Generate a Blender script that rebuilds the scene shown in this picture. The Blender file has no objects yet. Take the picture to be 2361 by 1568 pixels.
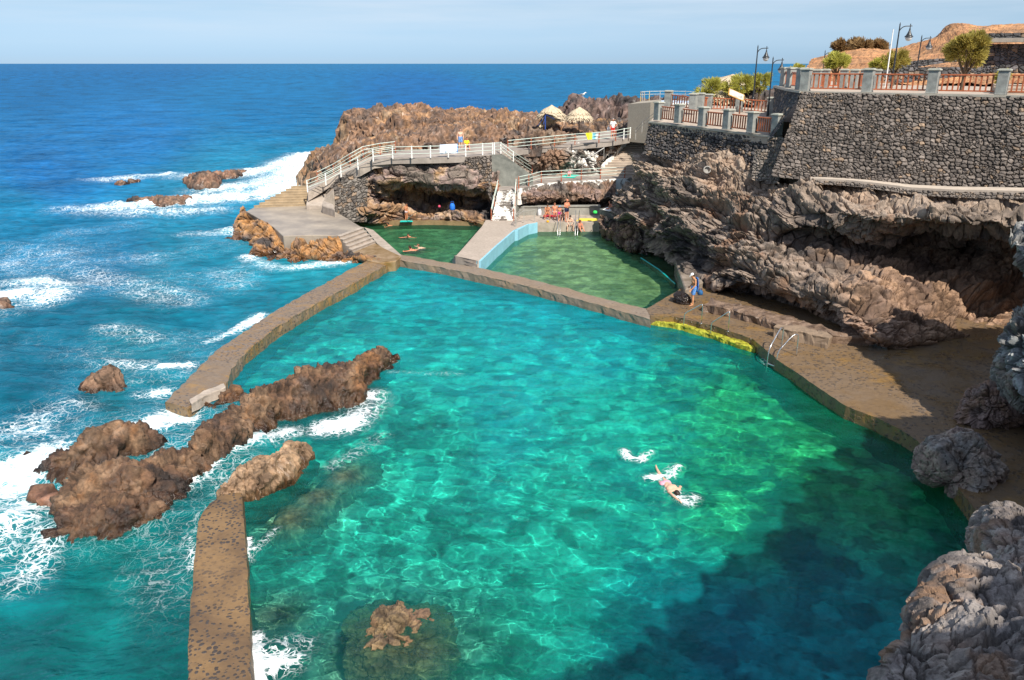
import bpy, bmesh, math, random
import numpy as np
from mathutils import Vector, Matrix
random.seed(7)
MNEE = True
SC = bpy.context.scene
COL = SC.collection
rad = math.radians
# ---------------------------------------------------------------- camera, sky, sun, exposure
CAMZ = 12.7; FPX = 1870.0; PITCH = rad(18.84)
CP, SP = math.cos(PITCH), math.sin(PITCH)
cam = bpy.data.cameras.new('camera'); camo = bpy.data.objects.new('camera', cam); COL.objects.link(camo)
cam.lens = 36*FPX/2361; cam.sensor_width = 36; cam.clip_end = 60000; cam.clip_start = .1
camo.location = (0, 0, CAMZ); camo.rotation_euler = (rad(90)-PITCH, 0, 0); SC.camera = camo
SUN_EL = rad(46); SUN_DIR = Vector((.43*math.cos(SUN_EL), -.903*math.cos(SUN_EL), math.sin(SUN_EL))).normalized()
world = bpy.data.worlds.new('World'); SC.world = world; world.use_nodes = True
_n = world.node_tree.nodes; _l = world.node_tree.links; _n.clear()
sky = _n.new('ShaderNodeTexSky'); sky.sky_type = 'NISHITA'; sky.sun_disc = False
sky.sun_elevation = SUN_EL; sky.sun_rotation = math.atan2(SUN_DIR.x, SUN_DIR.y)
sky.air_density = 1.0; sky.dust_density = .15; sky.ozone_density = 2.6; sky.altitude = 50
bg = _n.new('ShaderNodeBackground'); bg.inputs[1].default_value = .066
wo = _n.new('ShaderNodeOutputWorld')
tc = _n.new('ShaderNodeTexCoord'); sep = _n.new('ShaderNodeSeparateXYZ'); _l.new(tc.outputs['Generated'], sep.inputs[0])
mp = _n.new('ShaderNodeMapping'); mp.inputs['Scale'].default_value = (1.5, 1.5, 22); _l.new(tc.outputs['Generated'], mp.inputs[0])
cn = _n.new('ShaderNodeTexNoise'); cn.inputs['Scale'].default_value = 1.3; cn.inputs['Detail'].default_value = 7; cn.inputs['Roughness'].default_value = .6; _l.new(mp.outputs[0], cn.inputs[0])
cr = _n.new('ShaderNodeMapRange'); cr.inputs[1].default_value = .35; cr.inputs[2].default_value = .72; cr.inputs[3].default_value = .2; cr.inputs[4].default_value = .85; _l.new(cn.outputs[0], cr.inputs[0])
ch = _n.new('ShaderNodeMapRange'); ch.inputs[1].default_value = .008; ch.inputs[2].default_value = .06; _l.new(sep.outputs[2], ch.inputs[0])
cm = _n.new('ShaderNodeMath'); cm.operation = 'MULTIPLY'; _l.new(cr.outputs[0], cm.inputs[0]); _l.new(ch.outputs[0], cm.inputs[1])
tint = _n.new('ShaderNodeMix'); tint.data_type = 'RGBA'; tint.blend_type = 'MULTIPLY'; tint.inputs[0].default_value = 1; tint.inputs[7].default_value = (.60, .78, 1.15, 1); _l.new(sky.outputs[0], tint.inputs[6])
tz = _n.new('ShaderNodeMix'); tz.data_type = 'RGBA'; tz.inputs[6].default_value = (.50, .76, 1.36, 1); tz.inputs[7].default_value = (.64, .80, 1.08, 1); _l.new(ch.outputs[0], tz.inputs[0]); _l.new(tz.outputs[2], tint.inputs[7])
mx = _n.new('ShaderNodeMix'); mx.data_type = 'RGBA'; mx.inputs[7].default_value = (7.3, 8.4, 9.6, 1)
_l.new(cm.outputs[0], mx.inputs[0]); _l.new(tint.outputs[2], mx.inputs[6]); _l.new(mx.outputs[2], bg.inputs[0]); _l.new(bg.outputs[0], wo.inputs[0])
sl = bpy.data.lights.new('sun', 'SUN'); sl.energy = 4.7; sl.angle = rad(.5); sl.color = (1, .94, .84)
so = bpy.data.objects.new('sun', sl); COL.objects.link(so); so.rotation_euler = SUN_DIR.to_track_quat('Z', 'Y').to_euler(); so.location = (0, 0, 60)
SC.view_settings.view_transform = 'Standard'; SC.view_settings.look = 'None'; SC.view_settings.gamma = 1
SC.view_settings.exposure = .6; SC.view_settings.use_curve_mapping = False
SC.render.engine = 'CYCLES'; SC.cycles.max_bounces = 7; SC.cycles.transparent_max_bounces = 8
SC.cycles.caustics_reflective = False; SC.cycles.caustics_refractive = True; SC.cycles.sample_clamp_indirect = 4; SC.cycles.sample_clamp_direct = 12
SC.cycles.use_denoising = True

# ---------------------------------------------------------------- pixel -> world (photo measured at 2361 x 1568)
def RAY(u, v):
    a = (u-1180.5)/FPX; b = (784-v)/FPX
    return np.array([a, CP+b*SP, -SP+b*CP])
def W(u, v, z=0.0):
    r = RAY(u, v); t = (CAMZ-z)/-r[2]
    return Vector((r[0]*t, r[1]*t, z))
def R(u, v, zc):
    r = RAY(u, v)
    return Vector((r[0]*zc, r[1]*zc, CAMZ+r[2]*zc))
def PX(x, y, z):
    d = z-CAMZ; zc = y*CP-d*SP; yc = y*SP+d*CP
    return 1180.5+FPX*x/zc, 784-FPX*yc/zc

# ---------------------------------------------------------------- numpy noise
def _h(ix, iy, iz, s=0):
    h = (ix.astype(np.int64)*374761393 + iy.astype(np.int64)*668265263 + iz.astype(np.int64)*2147483647 + s*974634777) & 0xffffffff
    h = ((h ^ (h >> 13))*1274126177) & 0xffffffff
    h = ((h ^ (h >> 16))*2246822519) & 0xffffffff
    return (h ^ (h >> 15)) & 0xffffffff
def hf(ix, iy, iz, s=0): return _h(ix, iy, iz, s)/4294967295.0
def perlin(p, s=0):
    """p (n,3) -> about -1..1 value-gradient noise"""
    i = np.floor(p).astype(np.int64); f = p-i; w = f*f*f*(f*(f*6-15)+10)
    out = 0
    for dx in (0, 1):
        wx = w[:, 0] if dx else 1-w[:, 0]
        for dy in (0, 1):
            wy = w[:, 1] if dy else 1-w[:, 1]
            for dz in (0, 1):
                wz = w[:, 2] if dz else 1-w[:, 2]
                h = _h(i[:, 0]+dx, i[:, 1]+dy, i[:, 2]+dz, s)
                gx = ((h & 1023)/511.5-1); gy = (((h >> 10) & 1023)/511.5-1); gz = (((h >> 20) & 1023)/511.5-1)
                out = out+wx*wy*wz*(gx*(f[:, 0]-dx)+gy*(f[:, 1]-dy)+gz*(f[:, 2]-dz))
    return out*1.4
def perlin2(p, s=0):
    i = np.floor(p).astype(np.int64); f = p-i; w = f*f*f*(f*(f*6-15)+10); z = np.zeros(len(p), np.int64)
    out = 0
    for dx in (0, 1):
        wx = w[:, 0] if dx else 1-w[:, 0]
        for dy in (0, 1):
            wy = w[:, 1] if dy else 1-w[:, 1]
            h = _h(i[:, 0]+dx, i[:, 1]+dy, z, s)
            a = h*(2*math.pi/4294967296.0)
            out = out+wx*wy*(np.cos(a)*(f[:, 0]-dx)+np.sin(a)*(f[:, 1]-dy))
    return out*1.4
def fbm(p, oct=4, s=0, gain=.5, ridged=False):
    o = 0; a = 1; q = p.copy()
    for k in range(oct):
        n = perlin(q, s+k*17)
        if ridged: n = 1-2*np.abs(n)
        o = o+a*n; a *= gain; q = q*2.03+11.7
    return o
def facet(p, s=0, tilt=.6, step=.5):
    """blocky broken-rock displacement: every 3D cell is a tilted plane. returns disp, cell id, edge distance"""
    i = np.floor(p).astype(np.int64); best = np.full(len(p), 9.); sec = np.full(len(p), 9.); val = np.zeros(len(p)); cid = np.zeros(len(p))
    for dx in (-1, 0, 1):
        for dy in (-1, 0, 1):
            for dz in (-1, 0, 1):
                cx, cy, cz = i[:, 0]+dx, i[:, 1]+dy, i[:, 2]+dz
                jx = cx+.1+.8*hf(cx, cy, cz, s); jy = cy+.1+.8*hf(cx, cy, cz, s+1); jz = cz+.1+.8*hf(cx, cy, cz, s+2)
                ax, ay, az = p[:, 0]-jx, p[:, 1]-jy, p[:, 2]-jz
                d = ax*ax+ay*ay+az*az
                m = d < best
                sec = np.where(m, best, np.minimum(sec, d)); best = np.where(m, d, best)
                v = tilt*((hf(cx, cy, cz, s+3)*2-1)*ax+(hf(cx, cy, cz, s+4)*2-1)*ay+(hf(cx, cy, cz, s+5)*2-1)*az)+step*(hf(cx, cy, cz, s+6)*2-1)
                val = np.where(m, v, val); cid = np.where(m, hf(cx, cy, cz, s+7), cid)
    return val, cid, np.sqrt(sec)-np.sqrt(best)
def worley2(p, s=0):
    i = np.floor(p).astype(np.int64); z = np.zeros(len(p), np.int64)
    best = np.full(len(p), 9.); sec = np.full(len(p), 9.); cid = np.zeros(len(p)); cid2 = np.zeros(len(p))
    for dx in (-1, 0, 1):
        for dy in (-1, 0, 1):
            cx, cy = i[:, 0]+dx, i[:, 1]+dy
            jx = cx+.12+.76*hf(cx, cy, z, s); jy = cy+.12+.76*hf(cx, cy, z, s+1)
            d = (p[:, 0]-jx)**2+(p[:, 1]-jy)**2
            m = d < best
            sec = np.where(m, best, np.minimum(sec, d)); best = np.where(m, d, best)
            cid = np.where(m, hf(cx, cy, z, s+3), cid); cid2 = np.where(m, hf(cx, cy, z, s+4), cid2)
    return np.sqrt(best), np.sqrt(sec), cid, cid2
def lerp3(a, b, t): return np.asarray(a)[None, :]*(1-t[:, None])+np.asarray(b)[None, :]*t[:, None]
def sstep(a, b, x):
    t = np.clip((x-a)/(b-a), 0, 1); return t*t*(3-2*t)

# ---------------------------------------------------------------- object helpers
def tag(o, label=None, cat=None, group=None, kind=None):
    if label: o['label'] = label
    if cat: o['category'] = cat
    if group: o['group'] = group
    if kind: o['kind'] = kind
    return o
def thing(name, label, cat, loc=(0, 0, 0), rz=0, group=None):
    o = bpy.data.objects.new(name, None); COL.objects.link(o); o.location = loc; o.rotation_euler = (0, 0, rz)
    o.empty_display_size = .2
    return tag(o, label, cat, group)
def np_mesh(name, co, quads, cols=None, attrs=None, smooth=True):
    me = bpy.data.meshes.new(name); co = np.asarray(co, np.float32); quads = np.asarray(quads, np.int32)
    n, k = quads.shape
    me.vertices.add(len(co)); me.vertices.foreach_set('co', co.ravel())
    me.loops.add(n*k); me.loops.foreach_set('vertex_index', quads.ravel())
    me.polygons.add(n); me.polygons.foreach_set('loop_start', np.arange(0, n*k, k, dtype=np.int32)); me.polygons.foreach_set('loop_total', np.full(n, k, np.int32))
    me.polygons.foreach_set('use_smooth', np.full(n, smooth, bool))
    me.update(calc_edges=True)
    if cols is not None:
        a = me.color_attributes.new('Col', 'FLOAT_COLOR', 'POINT')
        c = np.ones((len(co), 4), np.float32); c[:, :3] = np.clip(cols, 0, 1); a.data.foreach_set('color', c.ravel())
    for k2, v2 in (attrs or {}).items():
        if v2.ndim == 2:
            a = me.color_attributes.new(k2, 'FLOAT_COLOR', 'POINT')
            c = np.ones((len(co), 4), np.float32); c[:, :3] = np.clip(v2, 0, 1); a.data.foreach_set('color', c.ravel())
        else:
            a = me.attributes.new(k2, 'FLOAT', 'POINT'); a.data.foreach_set('value', np.asarray(v2, np.float32))
    return me
def gridq(nr, nc):
    i = np.arange(nr*nc).reshape(nr, nc)
    return np.stack([i[:-1, :-1].ravel(), i[:-1, 1:].ravel(), i[1:, 1:].ravel(), i[1:, :-1].ravel()], 1)
def link(name, me, mat=None, parent=None):
    o = bpy.data.objects.new(name, me); COL.objects.link(o)
    if MNEE: o.cycles.is_caustics_receiver = True
    if mat: me.materials.append(mat)
    if parent: o.parent = parent
    return o
class MB:
    """collects simple solids into one mesh"""
    def __init__(s): s.v = []; s.f = []
    def add(s, vs, fs):
        b = len(s.v); s.v += [tuple(x) for x in vs]; s.f += [tuple(b+i for i in f) for f in fs]; return s
    def box(s, c, d, rz=0, tilt=None, taper=1.0):
        hx, hy, hz = d[0]/2, d[1]/2, d[2]/2
        vs = [Vector((x*hx*(taper if z > 0 else 1), y*hy*(taper if z > 0 else 1), z*hz)) for z in (-1, 1) for x, y in ((-1, -1), (1, -1), (1, 1), (-1, 1))]
        m = Matrix.Rotation(rz, 3, 'Z')
        if tilt is not None: m = m @ tilt
        s.add([m @ v+Vector(c) for v in vs], [(3, 2, 1, 0), (4, 5, 6, 7), (0, 1, 5, 4), (1, 2, 6, 5), (2, 3, 7, 6), (3, 0, 4, 7)]); return s
    def tube(s, pts, r, n=8, cap=True):
        pts = [Vector(p) for p in pts]; rr = r if isinstance(r, (list, tuple)) else [r]*len(pts)
        rings = []; prev = None
        for i, p in enumerate(pts):
            d = (pts[min(i+1, len(pts)-1)]-pts[max(i-1, 0)])
            if d.length < 1e-9: d = Vector((0, 0, 1))
            d.normalize()
            if prev is None: a = d.orthogonal().normalized()
            else:
                a = prev-d*prev.dot(d); a = a.normalized() if a.length > 1e-6 else d.orthogonal().normalized()
            prev = a; b = d.cross(a)
            rings.append([p+(a*math.cos(t)+b*math.sin(t))*rr[i] for t in [2*math.pi*k/n for k in range(n)]])
        vs = [v for g in rings for v in g]; fs = []
        for i in range(len(pts)-1):
            for k in range(n):
                fs.append((i*n+k, i*n+(k+1) % n, (i+1)*n+(k+1) % n, (i+1)*n+k))
        if cap: fs += [tuple(range(n-1, -1, -1)), tuple((len(pts)-1)*n+k for k in range(n))]
        s.add(vs, fs); return s
    def lathe(s, prof, c=(0, 0, 0), n=20):
        c = Vector(c); vs = []; fs = []
        for r, z in prof:
            vs += [c+Vector((r*math.cos(2*math.pi*k/n), r*math.sin(2*math.pi*k/n), z)) for k in range(n)]
        for i in range(len(prof)-1):
            for k in range(n): fs.append((i*n+k, i*n+(k+1) % n, (i+1)*n+(k+1) % n, (i+1)*n+k))
        fs += [tuple(range(n-1, -1, -1)), tuple((len(prof)-1)*n+k for k in range(n))]
        s.add(vs, fs); return s
    def prism(s, poly, z0, z1):
        """poly list of (x,y[,..]); z1/z0 may be lists"""
        n = len(poly); a = z0 if isinstance(z0, (list, tuple)) else [z0]*n; b = z1 if isinstance(z1, (list, tuple)) else [z1]*n
        vs = [(p[0], p[1], a[i]) for i, p in enumerate(poly)]+[(p[0], p[1], b[i]) for i, p in enumerate(poly)]
        fs = [tuple(range(n-1, -1, -1)), tuple(range(n, 2*n))]+[(i, (i+1) % n, n+(i+1) % n, n+i) for i in range(n)]
        s.add(vs, fs); return s
    def build(s, name, mat, parent=None, bevel=0, smooth=False):
        me = bpy.data.meshes.new(name); me.from_pydata(s.v, [], s.f); me.update()
        bm = bmesh.new(); bm.from_mesh(me); bmesh.ops.recalc_face_normals(bm, faces=bm.faces)
        if bevel: bmesh.ops.bevel(bm, geom=[e for e in bm.edges if e.calc_face_angle(0) > .5], offset=bevel, segments=1, affect='EDGES')
        bm.to_mesh(me); bm.free()
        if smooth: me.polygons.foreach_set('use_smooth', [True]*len(me.polygons))
        return link(name, me, mat, parent)

# ---------------------------------------------------------------- materials
class NT:
    def __init__(s, name):
        s.m = bpy.data.materials.new(name); s.m.use_nodes = True; s.t = s.m.node_tree; s.t.nodes.clear(); s.out = s.n('OutputMaterial')
    def n(s, typ, **kw):
        x = s.t.nodes.new('ShaderNode'+typ)
        for k, v in kw.items():
            if k.startswith('i_'):
                key = k[2:]; key = int(key) if key.isdigit() else key.replace('_', ' ')
                s.set(x.inputs[key], v)
            else: setattr(x, k, v)
        return x
    def set(s, inp, v):
        if isinstance(v, bpy.types.NodeSocket): s.t.links.new(v, inp)
        elif isinstance(v, bpy.types.Node): s.t.links.new(v.outputs[0], inp)
        else:
            if isinstance(v, (tuple, list)) and len(v) == 3 and inp.type == 'RGBA': v = (*v, 1)
            inp.default_value = v
    def mix(s, f, a, b, mode='MIX'):
        x = s.n('Mix', data_type='RGBA', blend_type=mode); s.set(x.inputs[0], f); s.set(x.inputs[6], a); s.set(x.inputs[7], b); return x.outputs[2]
    def math(s, op, a, b=0.0, c=None):
        x = s.n('Math', operation=op); s.set(x.inputs[0], a); s.set(x.inputs[1], b)
        if c is not None: s.set(x.inputs[2], c)
        return x.outputs[0]
    def rng(s, v, a, b, c=0.0, d=1.0):
        x = s.n('MapRange'); s.set(x.inputs[0], v); x.inputs[1].default_value = a; x.inputs[2].default_value = b; x.inputs[3].default_value = c; x.inputs[4].default_value = d; return x.outputs[0]
    def noise(s, scale, detail=5, rough=.55, co=None, dist=0):
        x = s.n('TexNoise'); x.inputs['Scale'].default_value = scale; x.inputs['Detail'].default_value = detail; x.inputs['Roughness'].default_value = rough; x.inputs['Distortion'].default_value = dist
        if co is not None: s.set(x.inputs['Vector'], co)
        return x.outputs['Fac']
    def pos(s): return s.n('NewGeometry').outputs['Position']
    def objc(s): return s.n('TexCoord').outputs['Object']
    def bsdf(s, col, rough=.8, bump=None, bstr=.5, bdist=.02, spec=.4, metal=0, **kw):
        b = s.n('BsdfPrincipled'); s.set(b.inputs['Base Color'], col); s.set(b.inputs['Roughness'], rough); s.set(b.inputs['Metallic'], metal); s.set(b.inputs['Specular IOR Level'], spec)
        if bump is not None:
            bp = s.n('Bump'); bp.inputs['Strength'].default_value = bstr; bp.inputs['Distance'].default_value = bdist; s.set(bp.inputs['Height'], bump); s.t.links.new(bp.outputs[0], b.inputs['Normal'])
        for k, v in kw.items(): s.set(b.inputs[k.replace('_', ' ')], v)
        s.t.links.new(b.outputs[0], s.out.inputs[0]); return b
MATS = {}
def plain(name, col, rough=.7, var=.25, scale=8, spec=.3, metal=0, bstr=.3, bdist=.01, col2=None):
    if name in MATS: return MATS[name]
    t = NT(name); p = t.pos(); n = t.noise(scale, 6, .6, p); n2 = t.noise(scale*7, 3, .6, p)
    c = t.mix(t.rng(n, .35, .65), tuple(x*(1-var) for x in col), col2 or tuple(min(1, x*(1+var)) for x in col))
    c = t.mix(t.rng(n2, .3, .7, 0, .25), c, tuple(x*.6 for x in col))
    t.bsdf(c, rough, n2, bstr, bdist, spec, metal); MATS[name] = t.m; return t.m
def rock_mat(name, bump=.5, fine=14., wet=0.0):
    if name in MATS: return MATS[name]
    t = NT(name); p = t.pos(); a = t.n('Attribute', attribute_name='Col'); w = t.n('Attribute', attribute_name='wet')
    n1 = t.noise(fine*.25, 8, .65, p, .4); n2 = t.noise(fine, 8, .7, p, .2); v = t.n('TexVoronoi'); v.feature = 'F1'; v.inputs['Scale'].default_value = fine*.8; t.set(v.inputs['Vector'], p)
    c = t.mix(1.0, a.outputs['Color'], t.n('CombineColor').outputs[0], 'MULTIPLY') if False else a.outputs['Color']
    k = t.math('MULTIPLY', t.rng(n1, .25, .75, .55, 1.45), t.rng(n2, .25, .75, .6, 1.4))
    cc = t.n('CombineXYZ'); [t.set(cc.inputs[i], k) for i in range(3)]
    c = t.mix(1.0, c, cc.outputs[0], 'MULTIPLY')
    c = t.mix(t.rng(t.noise(fine*3, 3, .5, p), .62, .75, 0, .35), c, (.42, .33, .26))
    h = t.math('ADD', t.math('MULTIPLY', n2, 1.0), t.math('MULTIPLY', v.outputs['Distance'], -.35)); h = t.math('ADD', h, t.math('MULTIPLY', n1, 1.5))
    rough = t.rng(w.outputs['Fac'], 0, 1, .9, .17)
    t.bsdf(c, rough, h, bump, .05, .55); MATS[name] = t.m; return t.m
if MNEE: sl.cycles.is_caustics_light = True
# ---------------------------------------------------------------- water
def poly_world(pts, z=0.0): return [W(u, v, z) for u, v in pts]
def inpoly(x, y, poly):
    c = np.zeros(len(x), bool); n = len(poly); j = n-1
    for i in range(n):
        xi, yi = poly[i][0], poly[i][1]; xj, yj = poly[j][0], poly[j][1]
        m = ((yi > y) != (yj > y)) & (x < (xj-xi)*(y-yi)/(yj-yi+1e-12)+xi); c ^= m; j = i
    return c
def pldist(x, y, pts):
    """distance to polyline + interpolated extra values"""
    best = np.full(len(x), 1e9); val = np.zeros(len(x))
    for a, b in zip(pts[:-1], pts[1:]):
        dx, dy = b[0]-a[0], b[1]-a[1]; L = dx*dx+dy*dy+1e-12
        t = np.clip(((x-a[0])*dx+(y-a[1])*dy)/L, 0, 1)
        d = np.hypot(x-a[0]-t*dx, y-a[1]-t*dy); m = d < best; best = np.where(m, d, best)
        if len(a) > 2: val = np.where(m, a[2]+(b[2]-a[2])*t, val)
    return best, val
POOL = poly_world([(905,592),(1000,608),(1100,630),(1200,652),(1300,676),(1400,702),(1490,728),(1640,765),(1790,828),(1950,940),(2120,1015),(2215,1130),(2300,1260),(2400,1500),(2400,2600),(575,2600),(575,1568),(560,1300),(520,1150),(640,1050),(560,950),(520,880),(600,790),(720,705),(850,632)])
BACK = poly_world([(905,592),(1000,608),(1100,630),(1200,652),(1300,676),(1400,702),(1490,728),(1640,640),(1480,560),(1390,500),(1240,490),(1130,500),(1000,490),(780,500),(850,560)])
# body colour samples over the photograph (px, py, colour as seen through the surface, opacity); lower right ones hold the blue of the shaded corner
WS = [(100,200,(.0,.085,.25),1),(1200,170,(.0,.11,.26),1),(1700,170,(.0,.12,.27),1),(300,170,(.0,.085,.25),1),(600,230,(.0,.11,.28),1),(300,300,(.005,.12,.33),1),(100,400,(.006,.11,.31),1),(1000,220,(.0,.085,.28),1),
      (500,480,(.008,.20,.33),1),(250,600,(.003,.14,.27),1),(50,520,(.003,.16,.30),1),(450,650,(.004,.19,.29),1),(100,780,(.003,.13,.21),1),(350,720,(.003,.16,.24),1),(600,660,(.004,.21,.30),.9),
      (330,820,(.006,.18,.24),.9),(80,900,(.003,.12,.19),1),(700,640,(.005,.26,.33),.9),(60,1330,(.004,.27,.30),.8),(250,1400,(.004,.28,.27),.6),(350,1500,(.004,.20,.20),.5),(100,1540,(.003,.17,.17),.7),
      (1000,680,(.008,.30,.36),.75),(750,760,(.01,.25,.30),.6),(1200,730,(.006,.30,.36),.75),(1400,800,(.004,.27,.32),.7),(1600,820,(.003,.22,.24),.6),(1150,900,(.006,.32,.35),.7),(1000,850,(.012,.35,.36),.65),
      (1700,920,(.003,.22,.17),.45),(1400,1000,(.005,.30,.26),.55),(1000,1050,(.008,.34,.30),.45),(1900,1050,(.004,.22,.12),.35),(1300,1250,(.006,.31,.24),.45),(900,1200,(.01,.32,.26),.35),(700,1350,(.012,.34,.27),.35),
      (1100,1500,(.006,.27,.20),.4),(1700,1200,(.003,.25,.18),.45),(1500,1450,(.002,.18,.20),.45),(1900,1350,(.0,.15,.22),.45),(2100,1100,(.002,.16,.10),.35),(1700,1500,(.0,.14,.22),.5),(700,1550,(.02,.26,.22),.35),
      (950,545,(.01,.12,.07),.4),(1350,600,(.03,.18,.10),.25),(1250,560,(.05,.24,.16),.3),(1450,640,(.004,.14,.09),.45),(1060,560,(.01,.10,.07),.4),(1150,600,(.03,.26,.24),.4)]
nr = 860; nc = 1250
vv = 146.95+np.concatenate([np.linspace(0, 1, 60, endpoint=False)**2*20, 20+np.linspace(0, 1, nr-60)**1.12*2300])
uu = np.linspace(-700, 3100, nc)
U, V = np.meshgrid(uu, vv); U = U.ravel(); V = V.ravel()
A = (U-1180.5)/FPX; B = (784-V)/FPX; dz = -SP+B*CP; T = CAMZ/-dz
X = A*T; Y = (CP+B*SP)*T
T2 = T.reshape(nr, nc)[:, :]; yy = Y.reshape(nr, nc); sp = np.abs(np.gradient(yy, axis=0)).ravel()
inP = inpoly(X, Y, POOL); inB = inpoly(X, Y, BACK) & ~inP
calm = np.where(inB, .22, np.where(inP, .42, 1.0))
calm = np.where(inP, np.clip(.42+.35*sstep(800, 600, U)*sstep(900, 1000, V), 0, 1), calm)
patch = np.clip(.85+.75*perlin2(np.stack([X*.16, Y*.13], 1), 401), .35, 1.5); calm = np.where(inP, calm*patch, calm)
H = np.zeros(len(X))
def wave(lx, ly, ang, amp, s, warp=.0, ridged=True):
    c, sn = math.cos(ang), math.sin(ang); x = (X*c+Y*sn)/lx; y = (-X*sn+Y*c)/ly
    if warp: x = x+warp*perlin2(np.stack([X*.21/min(lx, 4), Y*.21/min(lx, 4)], 1), s+90)
    n = perlin2(np.stack([x, y], 1), s)
    if ridged: n = (.5-np.abs(n))*1.3
    return amp*n*np.clip(lx*1.0/(sp*1.3)-.35, 0, 1)
big = np.where(inP | inB, .12, 1)
H += wave(9, 26, rad(64), .34, 3, .5)*big
H += wave(4.2, 9, rad(80), .27, 4, .5)*big
H += wave(2.0, 4.2, rad(58), .11, 5, .6)*np.where(inP, .6, calm)
H += wave(1.05, 2.0, rad(84), .060, 6, .8)*calm
H += wave(.52, 1.0, rad(50), .030, 7, .8)*np.clip(calm*1.25, 0, 1)
H += wave(.27, .45, rad(75), .012, 8, .8)*np.clip(calm*1.3, 0, 1)
# colour field
den = np.zeros(len(X)); body = np.zeros((len(X), 3)); op = np.zeros(len(X))
vw = np.sign(V-146)*np.sqrt(np.abs(V-146))*38
for k, (pu, pv, c, o) in enumerate(WS):
    pw = math.sqrt(pv-146)*38; fl = 2 if k >= len(WS)-6 else 0
    wgt = 1/(((U-pu)**2+(vw-pw)**2*1.3)/9000.+.25)**2
    if fl == 2: wgt = np.where(inB, wgt*40, wgt*.0)
    else: wgt = np.where(inB, wgt*.02, wgt)
    den += wgt; body += wgt[:, None]*np.array(c)[None]; op += wgt*o
body /= den[:, None]; op /= den
tintv = np.where(inP[:, None], np.array([[.19, .98, .93]]), np.array([[.15, .85, .85]])); tintv = np.where(inB[:, None], np.array([[.46, .84, .62]]), tintv)
deep = np.clip(sstep(900, 650, V), 0, 1); tintv = np.where(inP[:, None], tintv*(1-deep[:, None])+np.array([[.10, .92, 1.0]])*deep[:, None], tintv)
body = np.where(inP[:, None], body*1.35, body*np.array([[1, .84, .84]]))
rgt = (sstep(1350, 1750, U)*sstep(780, 900, V))[:, None]; tintv = np.where(inP[:, None], tintv*(1-rgt)+np.array([[.22, .95, .62]])*rgt, tintv)
rb = (sstep(1120, 1230, U)*np.where(inB, 1, 0))[:, None]; tintv = tintv*(1-rb)+np.array([[.66, .90, .66]])*rb
op = np.where(inB, op*(1-.5*rb[:, 0]), op)
shade_ = (sstep(1250, 1700, U)*sstep(1150, 1400, V))[:, None]; tintv = np.where(inP[:, None], tintv*(1-shade_)+np.array([[.07, .80, 1.05]])*shade_, tintv)  # blue of the shaded pool corner, put into the refraction tint
SH = [(*W(915, 1500)[:2], 2.1), (*W(670, 1195)[:2], 1.2), (*W(730, 1150)[:2], 1.1), (*W(795, 1100)[:2], 1.0), (*W(700, 940)[:2], 1.6), (*W(800, 920)[:2], 1.4), (*W(600, 1120)[:2], .9), (*W(240, 1200)[:2], 1.6), (*W(380, 1140)[:2], 1.3), (*W(2060, 1000)[:2], 1.2), (*W(640, 1420)[:2], 1.0)]
sh = np.zeros(len(X))
for sx, sy, sr in SH: sh = np.maximum(sh, np.exp(-((X-sx)**2+(Y-sy)**2)/sr**2))
tintv = tintv*(1-sh[:, None])+np.array([[.72, .92, .82]])*sh[:, None]
op = np.where(inP, op*.5*(1-.8*sh), op*(1-.6*sh)); op = np.where(inB, op*.6, op)
P2 = np.stack([X, Y], 1)
pn = fbm(np.stack([X*.11, Y*.11, X*0], 1), 4, 31)
body *= (1+.45*np.clip(pn, -1, 1))[:, None]
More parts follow.
